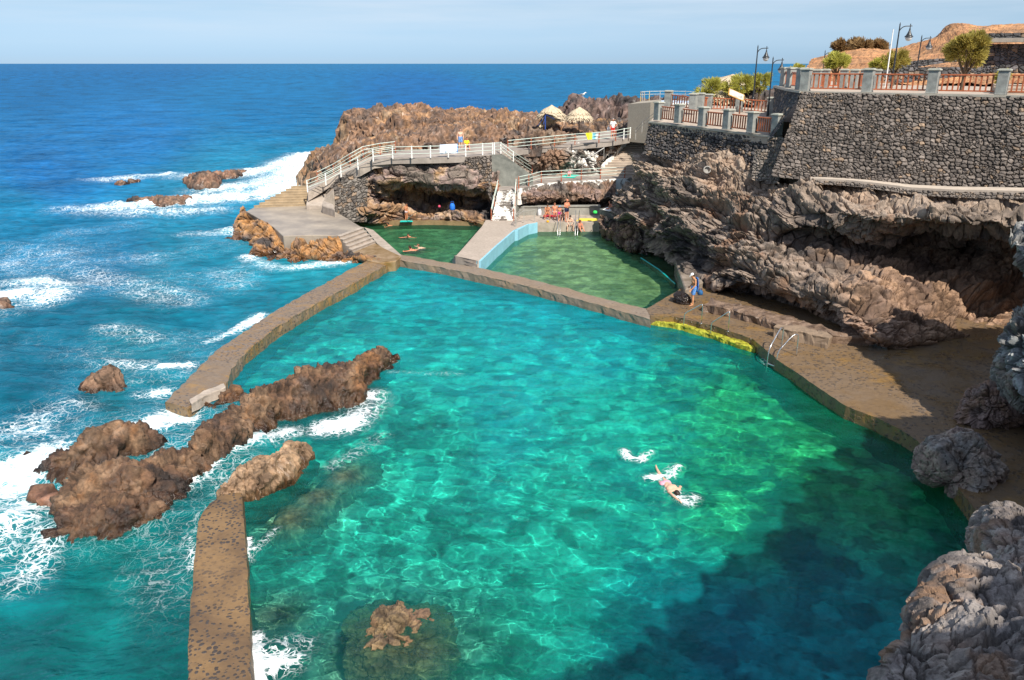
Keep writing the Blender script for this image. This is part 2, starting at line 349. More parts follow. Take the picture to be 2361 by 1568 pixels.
# foam field: (polyline in photo pixels with strength) , radius in metres
FOAM = [([(700,372,.95),(650,392,.85),(560,408,.7),(440,415,.5)],3.6),([(690,430,.95),(600,460,.85),(450,470,.9),(330,482,.8),(250,490,.65)],3.4),([(700,395,.9),(640,430,.75),(520,445,.7)],4.2),([(380,410,.7),(230,420,.45)],2.5),([(725,360,1),(690,385,1)],3.5),
        ([(480,492,.55),(330,500,.5),(160,492,.4)],2.5),([(560,535,.8),(505,545,.6),(430,550,.35)],1.6),([(570,600,.6),(640,632,.5),(760,622,.9),(840,606,.6)],.8),([(0,700,1),(40,690,1.0)],1.3),([(60,660,.75),(150,670,.55),(110,700,.65)],1.7),
        ([(250,770,.4),(350,790,.38)],1.0),([(380,865,.9),(430,862,.85)],.55),([(370,915,.85),(330,920,.4)],.6),([(480,800,.6),(600,735,.85),(590,748,.6)],.45),([(430,960,.75),(360,1000,.95),(310,1020,.95),(420,985,.9)],.8),
        ([(0,1110,1),(60,1090,1),(110,1060,.9),(20,1140,.8)],1.1),([(90,1160,.85),(40,1210,.7),(10,1280,.5)],1.0),([(110,1240,.5),(60,1350,.45)],.8),
        ([(600,960,.8),(680,940,.7),(760,930,.7),(850,915,.6)],.8),([(760,990,1.0),(800,985,1),(830,960,.8),(860,930,.6)],.75),([(660,1000,.8),(560,1040,.9),(500,1075,.85),(440,1120,.75),(390,1150,.6)],.6),
        ([(640,1225,.3),(560,1300,.6)],.18),([(572,1250,.7),(575,1300,.7)],.15),([(586,1480,.95),(600,1568,1)],.25),([(600,1540,.9),(660,1530,.7),(640,1500,.4),(700,1490,.3)],.5),([(440,1250,.5),(445,1330,.5)],.18),
        ([(1438,1045,.8),(1450,1062,.9),(1475,1066,.8),(1500,1048,.5)],.2),([(1500,1108,.9),(1540,1102,.75),(1560,1080,.6)],.26),([(1545,1130,.6),(1585,1165,.7),(1600,1150,.5)],.3),([(1780,838,.6),(1810,852,.5)],.5),
        ([(200,640,.35),(420,700,.35)],2.2),([(150,960,.4),(60,1000,.5)],1.6),([(230,850,.35),(330,860,.4)],1.0),([(900,862,.22),(1060,866,.24)],.3),([(880,1010,.3),(770,1080,.3)],.5)]
foam = np.zeros(len(X))
for pl, rr in FOAM:
    pw = [(*W(a, b)[:2], s) for a, b, s in pl]
    xs = [q[0] for q in pw]; ys = [q[1] for q in pw]
    m = (X > min(xs)-3*rr) & (X < max(xs)+3*rr) & (Y > min(ys)-3*rr) & (Y < max(ys)+3*rr)
    d, s = pldist(X[m], Y[m], pw); f = s*np.exp(-(d/rr)**2*1.1)
    foam[m] = np.maximum(foam[m], f)
# whole sea: faint flecks
foam = np.maximum(foam, .20*sstep(700, 500, U)*sstep(430, 620, V)*(1-inP)*(1+1.6*pn))
fa = (.6*sstep(.3, 1.0, foam))[:, None]; body = body*(1-fa)+np.array([[.10, .42, .46]])*fa
H += foam*.10*np.where(V < 560, 3.0, .7)*(1+1.3*perlin2(P2*.9, 77)+.7*perlin2(P2*2.3, 78))
H *= np.clip(1-.0*V, 0, 1)
rough = np.clip(.03+T/5000.0, .03, .38)
def water_mat(name):
    t = NT(name); p = t.pos()
    bo = t.n('Attribute', attribute_name='body').outputs['Color']; op_ = t.n('Attribute', attribute_name='op').outputs['Fac']; fo = t.n('Attribute', attribute_name='foam').outputs['Fac']; ro = t.n('Attribute', attribute_name='rough').outputs['Fac']
    m1 = t.n('Mapping'); t.set(m1.inputs[0], p); m1.inputs['Scale'].default_value = (1, 1.7, 1)
    n1 = t.noise(3.2, 4, .6, m1.outputs[0], .6); n2 = t.noise(.45, 5, .6, m1.outputs[0], .4)
    n3 = t.noise(9, 3, .6, m1.outputs[0], .4); hgt = t.math('ADD', t.math('ADD', t.math('MULTIPLY', n1, .085), t.math('MULTIPLY', n3, .018)), t.math('MULTIPLY', n2, .55))
    bp = t.n('Bump'); bp.inputs['Strength'].default_value = .55; bp.inputs['Distance'].default_value = 1.0; t.set(bp.inputs['Height'], hgt); N = bp.outputs[0]
    # lacy foam
    w1 = t.n('TexNoise'); w1.inputs['Scale'].default_value = 1.1; w1.inputs['Detail'].default_value = 4; t.set(w1.inputs['Vector'], p)
    dis = t.n('VectorMath', operation='MULTIPLY_ADD'); t.set(dis.inputs[0], w1.outputs['Color']); dis.inputs[1].default_value = (1.3, 1.3, 1.3); t.set(dis.inputs[2], p)
    def lace(sc):
        v = t.n('TexVoronoi'); v.feature = 'DISTANCE_TO_EDGE'; v.inputs['Scale'].default_value = sc; t.set(v.inputs['Vector'], dis.outputs[0]); return v.outputs['Distance']
    l = t.math('MINIMUM', lace(2.0), t.math('MULTIPLY', lace(5.2), 1.3)); big_ = t.noise(.5, 6, .65, p)
    thr = t.math('MULTIPLY', t.math('MULTIPLY', fo, fo), t.rng(big_, .3, .7, .1, 1.1))
    f1 = t.math('SUBTRACT', thr, t.math('MULTIPLY', l, 1.9)); f1 = t.rng(f1, -.05, .12)
    fine = t.noise(7, 5, .7, dis.outputs[0]); f2 = t.math('MULTIPLY', t.rng(t.math('SUBTRACT', t.math('MULTIPLY', fo, 1.15), fine), .26, .62), t.rng(t.noise(2.6, 6, .7, dis.outputs[0]), .34, .58, .12, 1.0))
    ff = t.math('MULTIPLY', t.math('MAXIMUM', t.math('MULTIPLY', f1, t.rng(fine, .35, .6, .35, 1)), f2), t.rng(fo, .08, .25))
    dif = t.n('BsdfDiffuse'); 
    dn = t.noise(.9, 5, .6, m1.outputs[0]); dc = t.n('CombineXYZ'); kk = t.rng(dn, .3, .7, .6, 1.4); [t.set(dc.inputs[i], kk) for i in range(3)]
    t.set(dif.inputs['Color'], t.mix(1., bo, dc.outputs[0], 'MULTIPLY')); t.set(dif.inputs['Normal'], N)
    refr = t.n('BsdfRefraction'); refr.inputs['IOR'].default_value = 1.33; refr.inputs['Roughness'].default_value = 0
    tintc = t.n('Attribute', attribute_name='tint').outputs['Color']
    t.set(refr.inputs['Color'], tintc)
    s1 = t.n('MixShader'); t.set(s1.inputs[0], op_); t.t.links.new(refr.outputs[0], s1.inputs[1]); t.t.links.new(dif.outputs[0], s1.inputs[2])
    gl = t.n('BsdfGlossy'); t.set(gl.inputs['Roughness'], ro); t.set(gl.inputs['Normal'], N); gl.inputs['Color'].default_value = (.45, .78, .95, 1)
    fr = t.n('Fresnel'); fr.inputs['IOR'].default_value = 1.33; t.set(fr.inputs['Normal'], N)
    frc = t.math('MINIMUM', fr.outputs[0], .24)
    s2 = t.n('MixShader'); t.set(s2.inputs[0], frc); t.t.links.new(s1.outputs[0], s2.inputs[1]); t.t.links.new(gl.outputs[0], s2.inputs[2])
    fd = t.n('BsdfDiffuse'); fd.inputs['Color'].default_value = (.86, .9, .92, 1); t.set(fd.inputs['Normal'], N)
    s3 = t.n('MixShader'); t.set(s3.inputs[0], ff); t.t.links.new(s2.outputs[0], s3.inputs[1]); t.t.links.new(fd.outputs[0], s3.inputs[2])
    t.t.links.new(s3.outputs[0], t.out.inputs[0]); return t.m
WATER = water_mat('water')
co = np.stack([X, Y, H], 1); Q = gridq(nr, nc)
fcx = X[Q].mean(1); fcy = Y[Q].mean(1); fP = inpoly(fcx, fcy, POOL); fB = inpoly(fcx, fcy, BACK) & ~fP
for nm, msk in (('sea', ~(fP | fB)), ('pool_water', fP), ('back_pool_water', fB)):
    q = Q[msk]; ids = np.unique(q); rm = np.zeros(len(X), np.int64); rm[ids] = np.arange(len(ids))
    me = np_mesh(nm, co[ids], rm[q][:, ::-1], None, {'body': body[ids], 'op': op[ids], 'foam': foam[ids], 'rough': rough[ids], 'tint': tintv[ids]})
    o = link(nm, me, WATER); tag(o, kind='structure')
    if MNEE: o.cycles.is_caustics_caster = True; o.cycles.is_caustics_receiver = False
# seabed
xs = np.linspace(-40, 40, 520); ys = np.linspace(2, 78, 520); XX, YY = np.meshgrid(xs, ys); XX = XX.ravel(); YY = YY.ravel()
p3 = np.stack([XX, YY, XX*0], 1)
inS = inpoly(XX, YY, POOL)
zb = -2.3+.5*fbm(p3*.18, 3, 5)+np.where(inS, 0, -.6)
a, b, cid, c2 = worley2(np.stack([XX, YY], 1)*1.5+.3*np.stack([perlin2(np.stack([XX, YY], 1), 9), perlin2(np.stack([XX, YY], 1), 10)], 1), 40)
zb += .45*np.clip(.55-a, 0, 1)*(.3+cid)
inK = inpoly(XX, YY, BACK); zb = np.where(inK, np.maximum(zb, -1.6+.2*fbm(p3*.3, 2, 8)), zb)
bc = lerp3((.10, .12, .075), (.74, .74, .55), np.clip(cid*1.2-.1+.35*fbm(p3*.35, 3, 12), 0, 1))
bc *= (.55+.45*sstep(0, .25, b-a))[:, None]
bc = np.where(inK[:, None], bc*.55+.45*np.array([[.50, .50, .36]]), bc)
SB = rock_mat('seabed rock', .4, 5)
o = link('seabed', np_mesh('seabed', np.stack([XX, YY, zb], 1), gridq(520, 520), bc), SB); tag(o, kind='structure')
if MNEE: o.cycles.is_caustics_receiver = True
# ---------------------------------------------------------------- rock builders
def spline(P, t):
    """Catmull-Rom along axis 0. P (k,...), t array in 0..k-1"""
    k = len(P); i = np.clip(np.floor(t).astype(int), 0, k-2); f = (t-i).reshape(-1, *([1]*(P.ndim-1)))
    p0 = P[np.clip(i-1, 0, k-1)]; p1 = P[i]; p2 = P[i+1]; p3 = P[np.clip(i+2, 0, k-1)]
    # linear end handling
    p0 = np.where((i == 0).reshape(f.shape), 2*p1-p2, p0); p3 = np.where((i == k-2).reshape(f.shape), 2*p2-p1, p3)
    return .5*((2*p1)+(-p0+p2)*f+(2*p0-5*p1+4*p2-p3)*f*f+(-p0+3*p1-3*p2+p3)*f**3)
def rock_cols(p, pal, s, cid=None, edge=None, sc=.35, wetz=None, streak=None):
    """pal: list of rgb"""
    n = fbm(p*sc, 4, s)*.9+.5; n2 = fbm(p*sc*2.7+5, 4, s+50)
    k = len(pal); t = np.clip(n+.25*n2, 0, .999)*(k-1); i = t.astype(int); f = (t-i)
    pl = np.array(pal); c = pl[i]*(1-f[:, None])+pl[np.minimum(i+1, k-1)]*f[:, None]
    if cid is not None: c = c*(.72+.56*cid)[:, None]
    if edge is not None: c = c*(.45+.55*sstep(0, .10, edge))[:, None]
    wet = np.zeros(len(p))
    if wetz is not None:
        wet = 1-sstep(wetz*.6, wetz*1.7, p[:, 2]+.3*n2)
        c = c*(1-.74*wet[:, None])*lerp3((1, 1, 1), (1.15, .95, .75), wet)
    return c, wet
def normals_of(co, nr, nc):
    g = co.reshape(nr, nc, 3); du = np.gradient(g, axis=1); dv = np.gradient(g, axis=0)
    n = np.cross(dv, du).reshape(-1, 3); return n/(np.linalg.norm(n, axis=1, keepdims=True)+1e-9)
def sheet(name, ctrl, nr, nc, pal, s=1, amp=(.5, .35, .12), scale=(.45, .9, 2.6), mat=None, kind='structure', label=None, cat=None, wetz=None, sq=(1, 1, 1), fade=0.0, csc=.35, parent=None, world=False, cfun=None, group=None, blocks=1.0, flip=False, strata=0.0):
    """ctrl[row][col] = (u,v,zc) or world points; displaced by broken-rock noise along its normal"""
    C = np.array([[tuple(q) if world else tuple(R(*q)) for q in row] for row in ctrl], float)
    tr = np.linspace(0, C.shape[0]-1, nr); tcn = np.linspace(0, C.shape[1]-1, nc)
    G = spline(C, tr); G = np.swapaxes(spline(np.swapaxes(G, 0, 1), tcn), 0, 1)
    co = G.reshape(-1, 3).copy(); n = normals_of(co, nr, nc)
    if flip: n = -n
    ms = co.mean(0); tocam = np.array([0, 0, CAMZ])-ms
    sgn = np.sign((n*tocam).sum(1).mean()); n = n*sgn
    rr, cc = np.meshgrid(np.linspace(0, 1, nr), np.linspace(0, 1, nc), indexing='ij')
    ed = np.minimum(np.minimum(rr, 1-rr), np.minimum(cc, 1-cc)).ravel(); fd = sstep(0, fade, ed) if fade else 1.0
    q = co*np.array(sq)
    qw = q+.5*np.stack([perlin(q*.6, s+1), perlin(q*.6, s+2), perlin(q*.6, s+3)], 1)
    d = amp[0]*fbm(q*scale[0]*.6, 3, s)
    f1, c1, e1 = facet(qw*scale[1], s+10, .6, .34); f2, c2, e2 = facet(qw*scale[2], s+20, .6, .34)
    f3, c3, e3 = facet(qw*scale[2]*2.6, s+25, .7, .3)
    d = d+amp[1]*(f1-.5*(1-sstep(0, .12, e1)))*blocks+amp[2]*(f2-.6*(1-sstep(0, .12, e2)))*blocks+amp[2]*.5*f3+amp[2]*.3*fbm(q*scale[2]*1.5, 3, s+4)
    if strata:
        qs = np.stack([co[:, 0]*.16, co[:, 1]*.16, co[:, 2]*1.25+.9*perlin(co*.35, s+61)], 1); sv = perlin(qs, s+60); sv2 = perlin(qs*np.array([2.2, 2.2, 2.6]), s+62); d = d+strata*(np.tanh(sv*4)*.8+np.tanh(sv2*4)*.4)
    co2 = co+n*(d*fd)[:, None]
    cols, wet = rock_cols(co2, pal, s+30, c1*.5+c2*.5, np.minimum(e1*1.6, e2), csc, wetz)
    if cfun: cols = cfun(co2, cols, rr.ravel(), cc.ravel())
    qd = gridq(nr, nc)
    if sgn > 0: qd = qd[:, ::-1]
    me = np_mesh(name, co2, qd, cols, {'wet': wet}, smooth=False)
    o = link(name, me, mat or ROCK, parent); tag(o, label, cat, group, kind)
    return o
def spine_rock(name, spines, pal, label, res=.05, s=1, cat='rock', wetz=.35, amp=.35, mat=None, group=None, kind=None, zb=-1.5, power=2.2, scale=1.0, facets=1.0, smooth=True, px=True, csc=.6, hole=None):
    """height-field rock from crest points (u,v,z,halfwidth[,aspect]) joined in order, with 3D displacement"""
    S = []
    for sp in spines:
        L = []
        for q in sp:
            w = W(q[0], q[1], q[2]) if px else Vector(q[:3])
            L.append((w.x, w.y, q[2], q[3]))
        S.append(L)
    mg = 1.6
    x0 = min(a[0]-a[3]*mg for L in S for a in L); x1 = max(a[0]+a[3]*mg for L in S for a in L); y0 = min(a[1]-a[3]*mg for L in S for a in L); y1 = max(a[1]+a[3]*mg for L in S for a in L)
    nc = max(8, int((x1-x0)/res)); nr = max(8, int((y1-y0)/res))
    xx, yy = np.meshgrid(np.linspace(x0, x1, nc), np.linspace(y0, y1, nr)); x = xx.ravel(); y = yy.ravel()
    pp = np.stack([x, y, x*0], 1); wx = x+.22*fbm(pp*1.1*scale, 3, s)*amp*2.5; wy = y+.22*fbm(pp*1.1*scale, 3, s+9)*amp*2.5
    z = np.full(len(x), zb)
    for L in S:
        segs = list(zip(L[:-1], L[1:])) if len(L) > 1 else [(L[0], L[0])]
        for a, b in segs:
            dx, dy = b[0]-a[0], b[1]-a[1]; LL = dx*dx+dy*dy+1e-9
            t = np.clip(((wx-a[0])*dx+(wy-a[1])*dy)/LL, 0, 1) if LL > 1e-6 else 0*x
            d = np.hypot(wx-a[0]-t*dx, wy-a[1]-t*dy); w = a[3]+(b[3]-a[3])*t; h = a[2]+(b[2]-a[2])*t
            r = d/w; zz = zb+(h-zb)*np.clip(1-r**power, 0, 1)**.55
            z = np.maximum(z, zz)
    inside = z > zb+.02
    if hole:
        hx, hy, hr, hd = hole; dd = np.hypot(x-hx, y-hy)/hr; z = z-hd*np.clip(1-dd**3, 0, 1)
    co = np.stack([x, y, z], 1); n = normals_of(co, nr, nc); n *= np.sign(n[:, 2:3]+1e-9)
    q = co*scale; qw = q+.4*np.stack([perlin(q*.9, s+1), perlin(q*.9, s+2), perlin(q*.9, s+3)], 1)
    f1, c1, e1 = facet(qw*1.3, s+10, .8, .42); f2, c2, e2 = facet(qw*3.6, s+20, .8, .4)
    f3, c3, e3 = facet(qw*8.5, s+23, 1.0, .4)
    d = amp*(.55*fbm(q*1.0, 3, s+5)+facets*(.46*f1+.30*(f2-.6*(1-sstep(0, .12, e2)))+.13*f3)+.16*fbm(q*5, 4, s+6, .6, True)-.5*sstep(.25, .6, perlin(q*1.7, s+44)))
    co = co+n*(d*np.where(inside, 1, 0))[:, None]
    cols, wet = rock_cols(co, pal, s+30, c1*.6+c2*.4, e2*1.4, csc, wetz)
    cols = cols*(.62+.6*sstep(-.5, .55, fbm(co*2.6, 4, s+70, .6)))[:, None]; wet = np.maximum(wet, .75*sstep(.0, .5, fbm(co*1.3, 3, s+71)))
    Qd = gridq(nr, nc); keep = inside[Qd].any(1); Qd = Qd[keep]; ids = np.unique(Qd); rm = np.zeros(len(x), np.int64); rm[ids] = np.arange(len(ids))
    me = np_mesh(name, co[ids], rm[Qd], cols[ids], {'wet': wet[ids]}, smooth=smooth)
    o = link(name, me, mat or ROCK); tag(o, label, cat, group, kind)
    return o
def boulder(name, centre, balls, pal, label, s=1, amp=.3, scale=1.0, cat='boulder', wetz=None, sub_=6, mat=None, group=None, flat=1.0):
    """star-shaped boulder: union of balls (dx,dy,dz,r) seen from the centre, then broken up by facets"""
    bm = bmesh.new(); bmesh.ops.create_icosphere(bm, subdivisions=sub_, radius=1); D = np.array([v.co[:] for v in bm.verts]); F = np.array([[v.index for v in f.verts] for f in bm.faces]); bm.free()
    rr = np.zeros(len(D))
    for b in balls:
        c_ = np.array(b[:3]); q = D@c_; disc = q*q-(c_@c_-b[3]**2); e = np.where(disc > 0, q+np.sqrt(np.maximum(disc, 0)), 0); rr = np.maximum(rr, e)
    rr = np.maximum(rr, .15); C_ = np.array(centre); co = C_+D*rr[:, None]; q = co*scale; qw = q+.35*np.stack([perlin(q*.9, s+1), perlin(q*.9, s+2), perlin(q*.9, s+3)], 1)
    f1, c1, e1 = facet(qw*1.5, s+10, .8, .4); f2, c2, e2 = facet(qw*4, s+20, .8, .4); f3, c3, e3 = facet(qw*9, s+23, .8, .4)
    d = amp*(.5*fbm(q, 3, s+5)+.55*(f1-.5*(1-sstep(0, .1, e1)))+.28*(f2-.6*(1-sstep(0, .12, e2)))+.10*f3+.10*fbm(q*6, 3, s+6, .6, True)-.3*sstep(.3, .6, perlin(q*2.1, s+44)))
    co = co+D*d[:, None]; cols, wet = rock_cols(co, pal, s+30, c1*.5+c2*.5, np.minimum(e1*2, e2*1.4), .6, wetz)
    o = link(name, np_mesh(name, co, F, cols, {'wet': wet}, smooth=False), mat or ROCK); tag(o, label, cat, group); return o
ROCK = rock_mat('lava rock', .55, 9); SEAR = rock_mat('wet sea rock', 1.0, 11); ROCKF = rock_mat('far lava rock', .5, 5); ROCKN = rock_mat('near lava rock', .5, 30)
GREY = (.175, .138, .112); LGREY = (.30, .23, .18); BROWN = (.21, .125, .08); OCH = (.32, .18, .085); DARK = (.055, .045, .042); ORG = (.40, .19, .06); PINK = (.27, .19, .165); TAN = (.36, .25, .165)
WETB = (.15, .085, .05); WETO = (.27, .14, .06)

# ---- main cliff below the stone walls: rows top -> bottom, columns left -> right (photo px, distance)
cu = [1415, 1490, 1600, 1740, 1870, 2000, 2130, 2260, 2400, 2600]
rows = [
 [(1478,392,64),(1492,346,60),(1600,345,55),(1742,380,50.6),(1870,398,47),(2000,408,45),(2130,418,43.5),(2260,424,42),(2400,430,40.5),(2600,440,38.5)],
 [(1466,402,63.2),(1490,356,59),(1600,360,54),(1742,395,49.6),(1870,411,45.6),(2000,421,43.8),(2130,432,42.2),(2260,440,40.8),(2400,446,39.2),(2600,455,37)],
 [(1450,420,62.5),(1488,400,57.5),(1600,405,52.5),(1742,425,48.5),(1870,440,44.3),(2000,452,42),(2130,462,40.5),(2260,470,39),(2400,476,37.5),(2600,486,35.5)],
 [(1432,440,62),(1485,445,56.5),(1600,455,51),(1742,475,46.5),(1870,485,42.5),(2000,495,40.3),(2130,505,38.8),(2260,512,37.3),(2400,520,36),(2600,530,34)],
 [(1426,462,61.5),(1480,490,56),(1600,500,50),(1742,515,45),(1870,520,43),(2000,520,41.5),(2130,528,41),(2260,535,40.5),(2400,540,39),(2600,548,36)],
 [(1424,485,61.3),(1478,520,55.5),(1600,540,49),(1742,552,44.2),(1870,555,43.5),(2000,560,43),(2130,565,43.5),(2260,570,43.5),(2400,575,42),(2600,585,38)],
 [(1428,510,61.2),(1490,545,55.5),(1600,575,48.3),(1742,600,43),(1870,600,42.2),(2000,610,41.2),(2130,615,42),(2260,620,42.5),(2400,625,42),(2600,635,38)],
 [(1432,530,61.2),(1498,565,55.7),(1605,605,48.2),(1742,640,42.2),(1870,640,40.5),(2000,660,38.5),(2130,670,39.5),(2260,675,41),(2400,680,41),(2600,690,37)],
 [(1436,548,61.4),(1505,580,56),(1610,628,47.6),(1742,668,42.2),(1870,690,39.3),(1985,712,37.2),(2130,720,37.8),(2260,728,39.5),(2400,735,40),(2600,745,36)],
 [(1440,562,61.6),(1512,592,56.4),(1618,648,48.4),(1742,690,44.6),(1870,728,41.6),(1995,752,36.6),(2120,765,36.6),(2260,765,38),(2400,775,39),(2600,790,35)],
 [(1445,580,61.8),(1520,610,56.6),(1630,668,48.6),(1742,706,45),(1870,748,41.9),(2000,782,36.2),(2120,795,36.2),(2260,795,37.5),(2400,805,38),(2600,820,34.5)],
 [(1450,600,62),(1528,640,56.8),(1635,690,48.4),(1742,722,45),(1870,765,41.8),(2000,800,36.3),(2120,815,36.3),(2260,815,37.4),(2400,825,38),(2600,840,34.5)]]
def cliff_c(co, c, r, cc):
    # grey columnar lava on the left and middle, brown/ochre right below the lip, pale dusty top
    n = fbm(co*.5, 3, 71); top = sstep(.34, .16, r+.06*n)
    c = c*(1-top[:, None]*.55)+np.array((.40, .30, .22))[None]*(top*.55)[:, None]
    br = sstep(.40, .6, cc+.12*n)*sstep(.38, .5, r+.05*n)
    c = c*(1-.6*br[:, None])+lerp3((.19, .105, .065), (.30, .17, .09), np.clip(n+.5, 0, 1))*(.6*br)[:, None]*(.6+.8*c.mean(1, keepdims=True)/.2)
    pale = sstep(.50, .53, cc)*sstep(.70, .64, cc)*sstep(.74, .80, r+.05*n)
    c = c*(1-pale[:, None]*.5)+np.array((.42, .27, .19))[None]*(pale*.5)[:, None]
    return c
sheet('cliff', rows, 540, 980, [DARK, (.145, .11, .088), (.20, .155, .125), (.26, .195, .15), GREY, BROWN], 5, (.5, .32, .27), (.45, .62, 1.9), cfun=cliff_c, kind='structure', sq=(.68, .68, 1.8), strata=.52)
# slabby fresh broken faces on the middle of the cliff
# ---- seaward cliff under the left walkway
L = [[(722,440,70),(790,415,69),(850,385,68.5),(905,366,68),(980,368,68),(1060,370,67.8),(1120,385,67.5),(1150,400,67.5)],
     [(722,450,69),(790,430,68),(850,395,67),(905,380,66.5),(980,382,66.5),(1060,388,66.3),(1120,405,66.6),(1150,410,67)],
     [(725,460,68.5),(790,445,67.5),(850,415,66.3),(905,405,66),(980,405,65.8),(1060,412,65.6),(1120,425,66),(1150,430,67)],
     [(730,470,68),(790,460,67.5),(850,432,66.3),(905,425,66),(980,428,65.8),(1060,432,65.6),(1120,440,66),(1150,445,67)],
     [(735,480,67.5),(790,470,67.3),(850,450,67),(905,446,68),(980,446,69.5),(1060,448,69.5),(1120,458,67.5),(1150,460,67)],
     [(740,488,67.2),(790,480,67.2),(850,465,66.6),(905,462,69),(980,462,70.5),(1060,465,70),(1120,472,68),(1150,475,67)],
     [(745,497,67),(795,492,67),(850,482,65.6),(905,480,67.5),(980,482,69),(1060,480,68),(1120,488,66.8),(1150,490,66)],
     [(750,504,67),(800,502,67),(850,502,66.2),(905,503,67.5),(980,502,67.8),(1060,500,67),(1120,506,65.8),(1150,508,65)],
     [(755,515,67),(805,515,67),(850,515,66.2),(905,515,67.5),(980,515,67.8),(1060,515,67),(1120,520,65.8),(1150,520,65)]]
sheet('cliff_under_walkway', L, 200, 380, [DARK, BROWN, OCH, TAN, PINK, GREY], 15, (.5, .42, .24), (.5, .6, 1.5), kind='structure', wetz=.35, sq=(.7, .7, 1.6), strata=.35)
# ---- rock band between upper and lower walkways and under the lower walkway
M1 = [[(1178,345,70.4),(1250,338,72),(1320,332,73.4),(1390,326,74.6),(1436,320,75.6)],
      [(1180,360,69.8),(1250,352,71.4),(1320,348,72.6),(1385,345,74),(1425,342,75.2)],
      [(1185,380,69.6),(1250,378,71.6),(1320,372,72.8),(1370,372,74),(1396,366,75)],
      [(1190,395,70.2),(1250,394,72.6),(1320,390,73.6),(1355,392,73.8),(1384,384,74.6)],
      [(1195,415,70.4),(1250,408,72.8),(1320,404,73.8),(1350,404,74),(1380,404,74.6)]]
def m1c(co, c, r, cc):
    w = sstep(.42, .55, cc)*sstep(.10, .0, np.abs(fbm(co*1.2, 3, 4))*.25-.04+.0*r)*sstep(.9, .6, r)
    w = np.maximum(w, sstep(.88, .93, cc)*.9)*sstep(-.25, .1, fbm(co*.9, 3, 12))
    return c*(1-w[:, None])+np.array((.78, .75, .70))[None]*w[:, None]
sheet('rock_slope_between_walkways', M1, 120, 300, [DARK, GREY, GREY, BROWN], 25, (.3, .5, .28), (.5, .7, 1.6), kind='structure', cfun=m1c)
M2 = [[(1180,440,66.6),(1215,432,67),(1280,424,68.8),(1350,420,70),(1420,416,71)],
      [(1180,447,66.3),(1215,444,66.4),(1280,440,67.6),(1350,440,68.5),(1420,436,69)],
      [(1180,462,66.2),(1215,460,66.2),(1280,458,67),(1350,455,67.5),(1420,455,68)],
      [(1180,475,67),(1215,474,68),(1280,470,69),(1350,468,69.5),(1420,468,69)],
      [(1180,488,67),(1215,488,68),(1280,485,69),(1350,484,69.5),(1420,482,69)],
      [(1180,500,67),(1215,500,67.6),(1280,498,68),(1350,498,68),(1420,498,68)]]
sheet('rock_below_lower_walkway', M2, 110, 300, [DARK, GREY, BROWN, PINK], 26, (.3, .45, .28), (.5, .7, 1.6), kind='structure')
# ---- rock under the sea platform
PB = [[(560,474,66),(566,492,62.9),(612,512,59.6),(632,530,57.8),(660,546,55.8),(720,546,55.1),(775,549,54.9),(800,565,54.2),(840,590,53.4),(880,600,53.2)],
      [(556,480,65.6),(562,505,62.2),(600,530,59),(616,548,57),(655,556,55.2),(720,556,54.5),(775,560,54.2),(800,580,53.4),(840,600,52.6),(880,606,52.6)],
      [(552,488,65.6),(556,530,61.6),(592,555,58.4),(590,575,55.8),(650,585,54),(720,585,53.6),(775,585,53.4),(805,595,53),(840,606,52.4),(880,610,52.5)],
      [(550,498,65.8),(556,550,61.5),(590,578,58),(582,598,55.4),(640,615,53.2),(712,618,52.7),(775,604,52.9),(808,604,52.9),(840,612,52.4),(880,615,52.4)],
      [(548,520,66),(556,580,61.5),(590,606,58),(582,625,55.4),(640,645,53),(712,648,52.5),(775,630,52.9),(808,625,52.9),(840,630,52.4),(880,630,52.4)]]
sheet('rock_under_platform', PB, 170, 460, [DARK, BROWN, OCH, ORG, OCH, BROWN], 35, (.5, .5, .25), (.6, .7, 1.8), kind='structure', wetz=.5, csc=.5)
# ---- big sea rocks
RB = [(.045, .028, .022), (.10, .052, .03), (.14, .075, .04), (.22, .135, .08), (.19, .088, .035)]
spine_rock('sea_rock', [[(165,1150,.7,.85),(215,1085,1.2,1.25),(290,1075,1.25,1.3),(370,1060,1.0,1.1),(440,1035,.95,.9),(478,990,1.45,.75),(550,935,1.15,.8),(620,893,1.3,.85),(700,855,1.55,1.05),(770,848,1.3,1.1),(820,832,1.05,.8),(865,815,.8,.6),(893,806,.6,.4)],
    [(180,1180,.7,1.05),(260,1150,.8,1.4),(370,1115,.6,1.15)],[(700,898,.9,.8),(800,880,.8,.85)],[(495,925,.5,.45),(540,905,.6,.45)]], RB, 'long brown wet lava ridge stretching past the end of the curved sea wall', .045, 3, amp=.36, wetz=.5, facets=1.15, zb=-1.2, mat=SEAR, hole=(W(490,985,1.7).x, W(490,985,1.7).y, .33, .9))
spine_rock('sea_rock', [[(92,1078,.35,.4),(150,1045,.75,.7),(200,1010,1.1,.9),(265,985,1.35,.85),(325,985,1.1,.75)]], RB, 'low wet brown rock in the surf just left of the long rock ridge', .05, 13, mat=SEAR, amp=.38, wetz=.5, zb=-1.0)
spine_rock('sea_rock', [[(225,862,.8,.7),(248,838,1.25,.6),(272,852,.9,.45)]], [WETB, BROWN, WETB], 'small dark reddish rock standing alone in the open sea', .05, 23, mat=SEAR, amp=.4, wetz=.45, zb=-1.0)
spine_rock('sea_rock', [[(512,1135,.6,.32),(550,1092,.85,.5),(605,1055,1.15,.58),(655,1030,1.1,.5),(700,1018,.75,.28)]], [(.20,.12,.07), (.27,.17,.10), (.32,.21,.13), (.24,.13,.065)], 'smooth tan finger of rock joined to the tip of the straight pebbled wall', .035, 33, amp=.3, wetz=.3, zb=-1.2, facets=.8, smooth=False)
